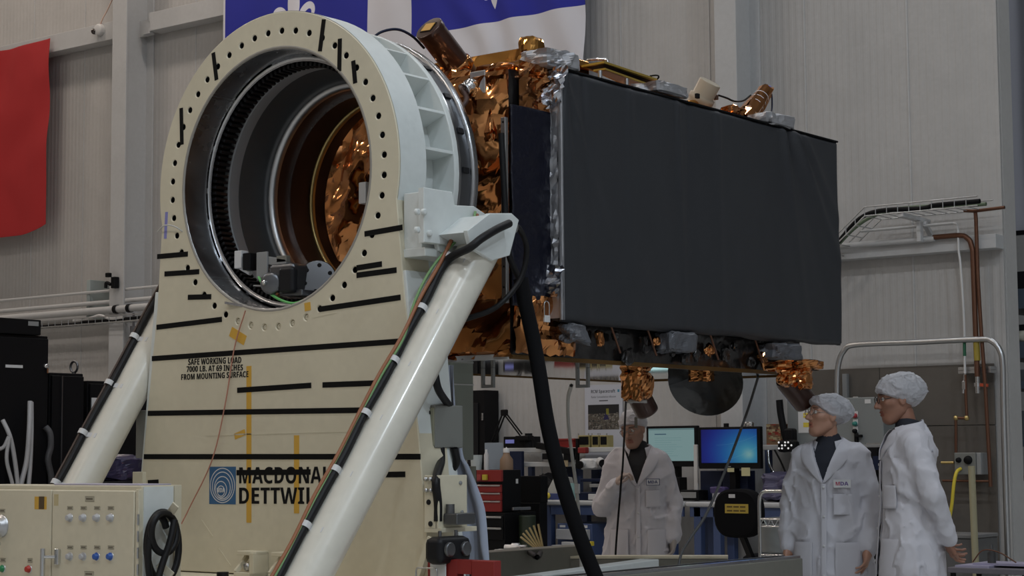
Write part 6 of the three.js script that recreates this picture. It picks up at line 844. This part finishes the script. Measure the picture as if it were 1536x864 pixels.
  const hf = headF(o.mouth); const hg = paint(net(hf, [-.1, -.15, -.13], [.1, .145, .14], .0042), (x, y, z) => { if (z > .075 && Math.abs(y + .064) < .014 && Math.abs(x) < .024) return [skin[0] * .82, skin[1] * .55, skin[2] * .55]; if (z > .06 && Math.abs(y - .036) < .006 && Math.abs(Math.abs(x) - .032) < .02) return skin.map(v => v * .3); return skin; });
  pieces.push(hg.scale(hs, hs, hs).applyQuaternion(hq).translate(hp.x, hp.y, hp.z));
  for (const A of arms) {
    const g = handGeo(A.a.curl, A.a.thumb); if (A.k > 0) { g.scale(-1, 1, 1); const ix = g.index.array; for (let i = 0; i < ix.length; i += 3) { const t = ix[i]; ix[i] = ix[i + 1]; ix[i + 1] = t; } g.computeVertexNormals(); }
    const y = V(...A.wr).sub(V(...(A.a.handTo || A.wr.map((v, i) => v + (A.wr[i] - A.el[i]))))).normalize(), z0 = V(...A.a.palm), x = new THREE.Vector3().crossVectors(y, z0).normalize(), z = new THREE.Vector3().crossVectors(x, y);
    const m = new THREE.Matrix4().makeBasis(x, y, z); g.scale(s, s, s).applyMatrix4(m); const w = U(A.wr.map((v, i) => v - y.toArray()[i] * .012)); g.translate(...w); pieces.push(paint(g, () => A.a.glove || skin));
  }
  for (const g of pieces) metreUV(g);
  part(root, 'body', mergeGeometries(pieces), std(1, 1, 1, .5, 0, { vertexColors: true }));
  const onHead = g => g.scale(hs, hs, hs).applyQuaternion(hq).translate(hp.x, hp.y, hp.z);
  for (const k of [-1, 1]) { part(root, 'eye', onHead(new THREE.SphereGeometry(.0115, 14, 10).translate(k * .031, .011, .076)), colorOf(.55, .53, .5, .25)); part(root, 'iris', onHead(new THREE.SphereGeometry(.006, 10, 8).translate(k * .031, .011, .0825)), colorOf(.03, .02, .015, .2)); }
  part(root, 'hair', onHead(net((x, y, z) => Math.max(ell(x, y, z, [0, .036, -.016], [.081, .094, .101]), (o.hairline - y) + z * .75), [-.1, -.1, -.14], [.1, .15, .12], .006)), colorOf(...o.hair, .7));
  part(root, 'hair_net', onHead(net((x, y, z) => { let d = ell(x, y, z, [0, .046, -.03], o.net); const q = noise(x * 16 + sd, y * 20, z * 16), w = noise(x * 40, y * 30 + sd, z * 40); d -= .008 * Math.max(0, 1 - 2.4 * Math.abs(q)) ** 2 + .003 * Math.max(0, 1 - 2.6 * Math.abs(w)) ** 2 - .004; return smax(d, (o.netLine - y) + z * o.netSlope, .012); }, [-.14, -.14, -.2], [.14, .18, .15], .005)), M.net, 'thin white hair net');
  if (o.glasses) { const gc = colorOf(...o.glasses, .3), P = []; for (const k of [-1, 1]) { P.push(onHead(new THREE.TorusGeometry(.021, .0024, 6, 20).scale(1.1, .85, 1).translate(k * .032, .009, .104))); P.push(onHead(rod(V(k * .054, .012, .1), V(k * .079, .014, -.01), .002, .002, 6))); } P.push(onHead(rod(V(-.011, .013, .106), V(.011, .013, .106), .0022, .0022, 6))); part(root, 'glasses', P, gc); }
  // trousers and shoes (below the picture)
  part(root, 'trousers', net((X, Y, Z) => { const x = Math.abs(X / s), y = Y / s, z = Z / s; return Math.max(smin(cap(x, y, z, [.08, .93, 0], [.1, .5, .01], .095, .08), cap(x, y, z, [.1, .5, .01], [.1, .1, -.01], .085, .075), .03), .06 - y) * s; }, U([-.24, .03, -.15]), U([.24, 1.08, .15]), .02 * s), colorOf(.03, .03, .04, .85));
  for (const k of [-1, 1]) part(root, 'shoe', new RoundedBoxGeometry(.1 * s, .085 * s, .28 * s, 3, .035 * s).translate(k * .1 * s, .0425 * s, .05 * s), M.black);
  return root;
}
M.net = phy(.66, .66, .70, .8, 0, { transmission: .5, thickness: 0, bumpMap: rep(T_crinkle, 5, 5), bumpScale: .003 });
const CR = V(1, 0, 0).applyAxisAngle(V(0, 1, 0), 38 * D2R), CF = V(0, 0, -1).applyAxisAngle(V(0, 1, 0), 38 * D2R);    // hall directions: to the right of and away from the standpoint
const facing = (r, f) => { const v = CR.clone().multiplyScalar(r).addScaledVector(CF, f); return Math.atan2(v.x, v.z); };
const stand = (px, d) => { const p = atD(px, 680, d); return [p.x, 0, p.z]; };
person({ label: 'man in a white lab coat with hands clasped behind his back, seen from the side', at: stand(1364, 10.6), turn: facing(-1, .06), height: 1.885, seed: 3.1, vy: 1.34, shirt: [.012, .014, .022], skin: [.27, .13, .085], hair: [.04, .033, .03], hairline: .05, net: [.1, .1, .142], netLine: -.004, netSlope: .52, glasses: [.02, .015, .012], headAt: [0, 1.655, .06], headPitch: .1, headYaw: .1,
  left: { el: [.245, 1.15, -.085], wr: [.15, .92, -.17], handTo: [.06, .83, -.2], palm: [0, .1, -1], curl: .5, thumb: .3 }, right: { el: [-.245, 1.15, -.085], wr: [-.13, .93, -.18], handTo: [-.03, .84, -.22], palm: [0, .1, -1], curl: .6, thumb: .4 } });
person({ label: 'man in a lab coat with a red and blue badge looking up', at: stand(1244, 11.2), turn: facing(-.42, -.91), height: 1.80, seed: 7.7, vy: 1.27, shirt: [.016, .018, .028], skin: [.40, .21, .14], hair: [.05, .045, .045], hairline: .055, net: [.095, .095, .142], netLine: -.005, netSlope: .68, glasses: [.25, .2, .17], mouth: true, headAt: [-.01, 1.655, .035], headPitch: -.16, headYaw: -.85, patch: 'plain',
  left: { el: [.255, 1.14, -.03], wr: [.235, .89, .06], palm: [-1, 0, .2], curl: .45, thumb: .5 }, right: { el: [-.26, 1.14, -.03], wr: [-.25, .89, .04], palm: [1, 0, .2], curl: .4, thumb: .4 } });
person({ label: 'man in a white lab coat and glasses holding a rope with his raised hand', at: stand(957, 13.6), turn: facing(-.12, -1), height: 1.775, seed: 5.3, vy: 1.24, shirt: [.012, .012, .014], skin: [.30, .17, .12], hair: [.02, .02, .02], hairline: .055, net: [.098, .102, .128], netLine: .02, netSlope: .42, glasses: [.2, .18, .16], headAt: [-.035, 1.635, .055], headPitch: .22, headYaw: -.32, headRoll: .1, patch: 'frame', coat: M.coat,
  left: { el: [.265, 1.12, -.02], wr: [.25, .86, .06], palm: [-1, 0, .3], curl: .45, thumb: .5, glove: [.34, .31, .29] }, right: { el: [-.27, 1.08, .03], wr: [-.155, 1.235, .2], handTo: [-.09, 1.32, .23], palm: [1, .1, .2], curl: .95, thumb: .8, glove: [.42, .33, .29] } });
// ================= base beams, drape, ropes and loose things round the stand =================
{
  const beam = (p, q, w, h, m, lab) => part(fx, 'base_beam', bar(p.clone().setY(p.y - h / 2), q.clone().setY(q.y - h / 2), w, h, V(0, 1, 0), .006), m, lab);
  const a = onX(972, 856, 1.0), b = onX(1186, 838, 1.0); beam(V(1.0, .85, -.3), V(1.0, .85, b.z), .16, .16, M.olive, 'long steel base beam'); part(fx, 'beam_rail', bar(V(1.04, .857, -.3), V(1.04, .857, b.z), .05, .014), M.steel); part(fx, 'beam_rail', bar(V(.95, .857, -.3), V(.95, .857, b.z), .02, .014), M.steelDark);
  beam(V(-1.0, .85, -.3), V(-1.0, .85, -3.9), .16, .16, M.olive);
  const c = onY(748, 837, .77), d = onY(1092, 837, .77); beam(c, d, .14, .1, M.olive, 'olive cross beam'); part(fx, 'beam_cap', bar(c.clone().setY(.778), d.clone().setY(.778), .15, .016), M.cream);
  const e = onY(700, 876, .86), g = onY(974, 838.5, .86); beam(e, g, .12, .05, M.white, 'pale diagonal plank'); 
  for (const z of [-1.4, b.z + .1]) for (const x of [-1.0, 1.0]) part(fx, 'beam_leg', bx(x - .06, x + .06, 0, .7, z - .06, z + .06, .005), M.cream); part(fx, 'beam_leg', cb(V(d.x - .1, .35, d.z), .1, .7, .1, .005), M.cream); part(fx, 'beam_leg', cb(V(c.x + .1, .35, c.z), .1, .7, .1, .005), M.cream);
  // drape
  const Lx = v => 648, Rpx = y => y < 560 ? 684 : y < 620 ? 684 + (y - 560) / 60 * 6 : y < 690 ? 690 + (y - 620) / 70 * 12 : y < 760 ? 704 + (y - 690) / 70 * 26 : 730 + (y - 760) / 104 * 26;
  const dr = sheet(46, 60, (u, v) => { const y = 548 + v * 560, p = onZ(650 + (Rpx(y) - 650) * u, y, -.92); return V(p.x, Math.max(.004, p.y), -.92 + .05 * Math.sin(u * 20 + v * 3 + 1.5 * noise(u * 4, v * 3)) * (.3 + .7 * v) + .05 * fbm(u * 5, v * 3, 8) + .12 * u * v); });
  solo('blue_drape', 'pale blue cloth drape hanging from under the satellite behind the stand', 'drape', thick(dr, .003), M.cloth);
  // red stand
  const r0 = onZ(641, 838, .1), r1 = onZ(741, 833, .1); const rs = thing('red_stand', 'red steel jack stand with a slot beside the foot of the stand', 'jack stand', [(r0.x + r1.x) / 2, 0, 0]); const gx = onZ(696, 850, .1).x, gw = .04, yt = r0.y; part(rs, 'plate', [bx(r0.x, gx - gw, 0, yt, .05, .1, .004), bx(gx + gw, r1.x, 0, yt, .05, .1, .004), bx(gx - gw, gx + gw, yt - .06, yt, .05, .1), bx(gx - gw, gx + gw, 0, yt - .35, .05, .1)], M.red); part(rs, 'post', bx(gx - .03, gx + .03, 0, yt - .05, -.04, .03, .004), M.steelDark); part(rs, 'back_plate', bx(r0.x, r1.x, 0, yt - .1, -.06, -.04), M.red);
  const wp = onZ(651, 850, .14); part(rs, 'white_card', cb(V(wp.x, wp.y, .112), .09, .09, .006, .003), M.paper); const wl = onZ(628, 857, .2); part(rs, 'wire_handle', hose([V(wl.x - .05, wl.y - .1, .16), V(wl.x - .05, wl.y, .16), V(wl.x - .04, wl.y + .012, .16), V(wl.x + .06, wl.y + .012, .16), V(wl.x + .07, wl.y, .16), V(wl.x + .07, wl.y - .1, .16)], .004, 40, 6, .1), M.alu);
  // loose things on the cross beam
  const P = (x, y) => onY(x, y, .79), tp = (x) => { const t = (x - 748) / (1092 - 748); return c.clone().lerp(d, t).setY(.787); };
  const q1 = tp(757); solo('rag', 'small white rag on the cross beam', 'rag', lump(V(q1.x, .787 + .02, q1.z), .16, .04, .1, .012, 1.6, 7), M.paper); const q2 = tp(773); const cn = thing('hose_coupling', 'grey hose coupling with a black hose on the cross beam', 'coupling', [q2.x, .787, q2.z]); part(cn, 'coupling', [turn([[-.07, .03], [-.02, .03], [-.02, .04], [.03, .04], [.03, .028], [.08, .028], [.08, 0]], V(q2.x, .83, q2.z), V(.8, 0, -.3), 18)], M.alu); part(cn, 'hose', hose([V(q2.x + .06, .83, q2.z), onY(795, 829, .83), onY(806, 836, .82), tp(812).setY(.80).add(V(.08, 0, .1)), tp(814).setY(.6).add(V(.1, 0, .12)), tp(815).setY(.3).add(V(.1, 0, .12))], .018, 40, 8), M.rubber);
  const q3 = tp(812); const st = thing('stick_brush', 'fan of pale wooden sticks in a black holder', 'brush', [q3.x, .787, q3.z]); part(st, 'holder', lump(V(q3.x, .787 + .025, q3.z), .14, .05, .08, .01, 2.6, 6), M.black); for (let i = 0; i < 6; i++) { const t = .1 + i * .16; part(st, 'stick', rod(V(q3.x - .04 + i * .012, .83, q3.z), V(q3.x - .04 + i * .012 - .13 * Math.cos(t * 1.4), .83 + .06 + .11 * Math.sin(t * 1.4), q3.z), .007, .007, 6), colorOf(.5, .4, .2)); }
  // thick black harness from the satellite to the floor
  const hn = [onX(781, 418, .86), onX(788, 455, .88), onX(800, 510, .92), onX(809, 560, .97), onX(822, 640, 1.02), onX(842, 720, 1.07), onX(868, 800, 1.12), onX(893, 864, 1.17), onX(918, 920, 1.24), onX(960, 990, 1.3)]; hn.push(V(hn[9].x, .05, hn[9].z)); solo('harness_trunk', 'thick black cable trunk hanging from the satellite to the floor', 'cable', hose(hn, .037, 90, 14), M.blackMatt);
  // ropes
  const rope = (pts, r, m, label) => solo('tag_line', label, 'rope', hose(pts.map(([x, y, dd]) => atD(x, y, dd)), r, 70, 6), m);
  rope([[939, 598, 11.7], [937, 640, 12.8], [934, 700, 13.27], [932, 718, 13.27], [930, 745, 13.27], [927, 780, 13.3], [923, 838, 13.35], [920, 940, 13.4]], .008, M.black, 'thin black rope running down through the man\'s raised hand');
  rope([[1137, 566, 11.9], [1120, 620, 11.7], [1090, 700, 11.4], [1060, 770, 11.1], [1035, 808, 11], [1020, 838, 10.9], [1014, 900, 10.8], [1010, 975, 10.7]], .009, colorOf(.07, .07, .07), 'slanting dark rope in front of the blue monitor');
  rope([[857, 578, 10.9], [852, 600, 11.2], [853, 640, 11.4], [859, 690, 11.5], [865, 735, 11.5], [869, 785, 11.5], [872, 850, 11.5], [874, 960, 11.5]], .012, colorOf(.52, .51, .48), 'pale cord hanging behind the black cable trunk'); const tg = atD(866, 733, 11.49); solo('cord_tag', 'white tag tied on the pale cord', 'tag', cb(tg, .03, .06, .02, .004), M.paper);
  const pt = atD(954, 634, 11.9); solo('hang_tag', 'brown paper tag hanging by the dark tube sensor', 'tag', [cb(pt, .022, .07, .003), rod(pt.clone().add(V(0, .035, 0)), onZ(955, 600, pt.z), .0015, .0015, 5)], colorOf(.22, .2, .17));
}
renderer.render(scene, camera);
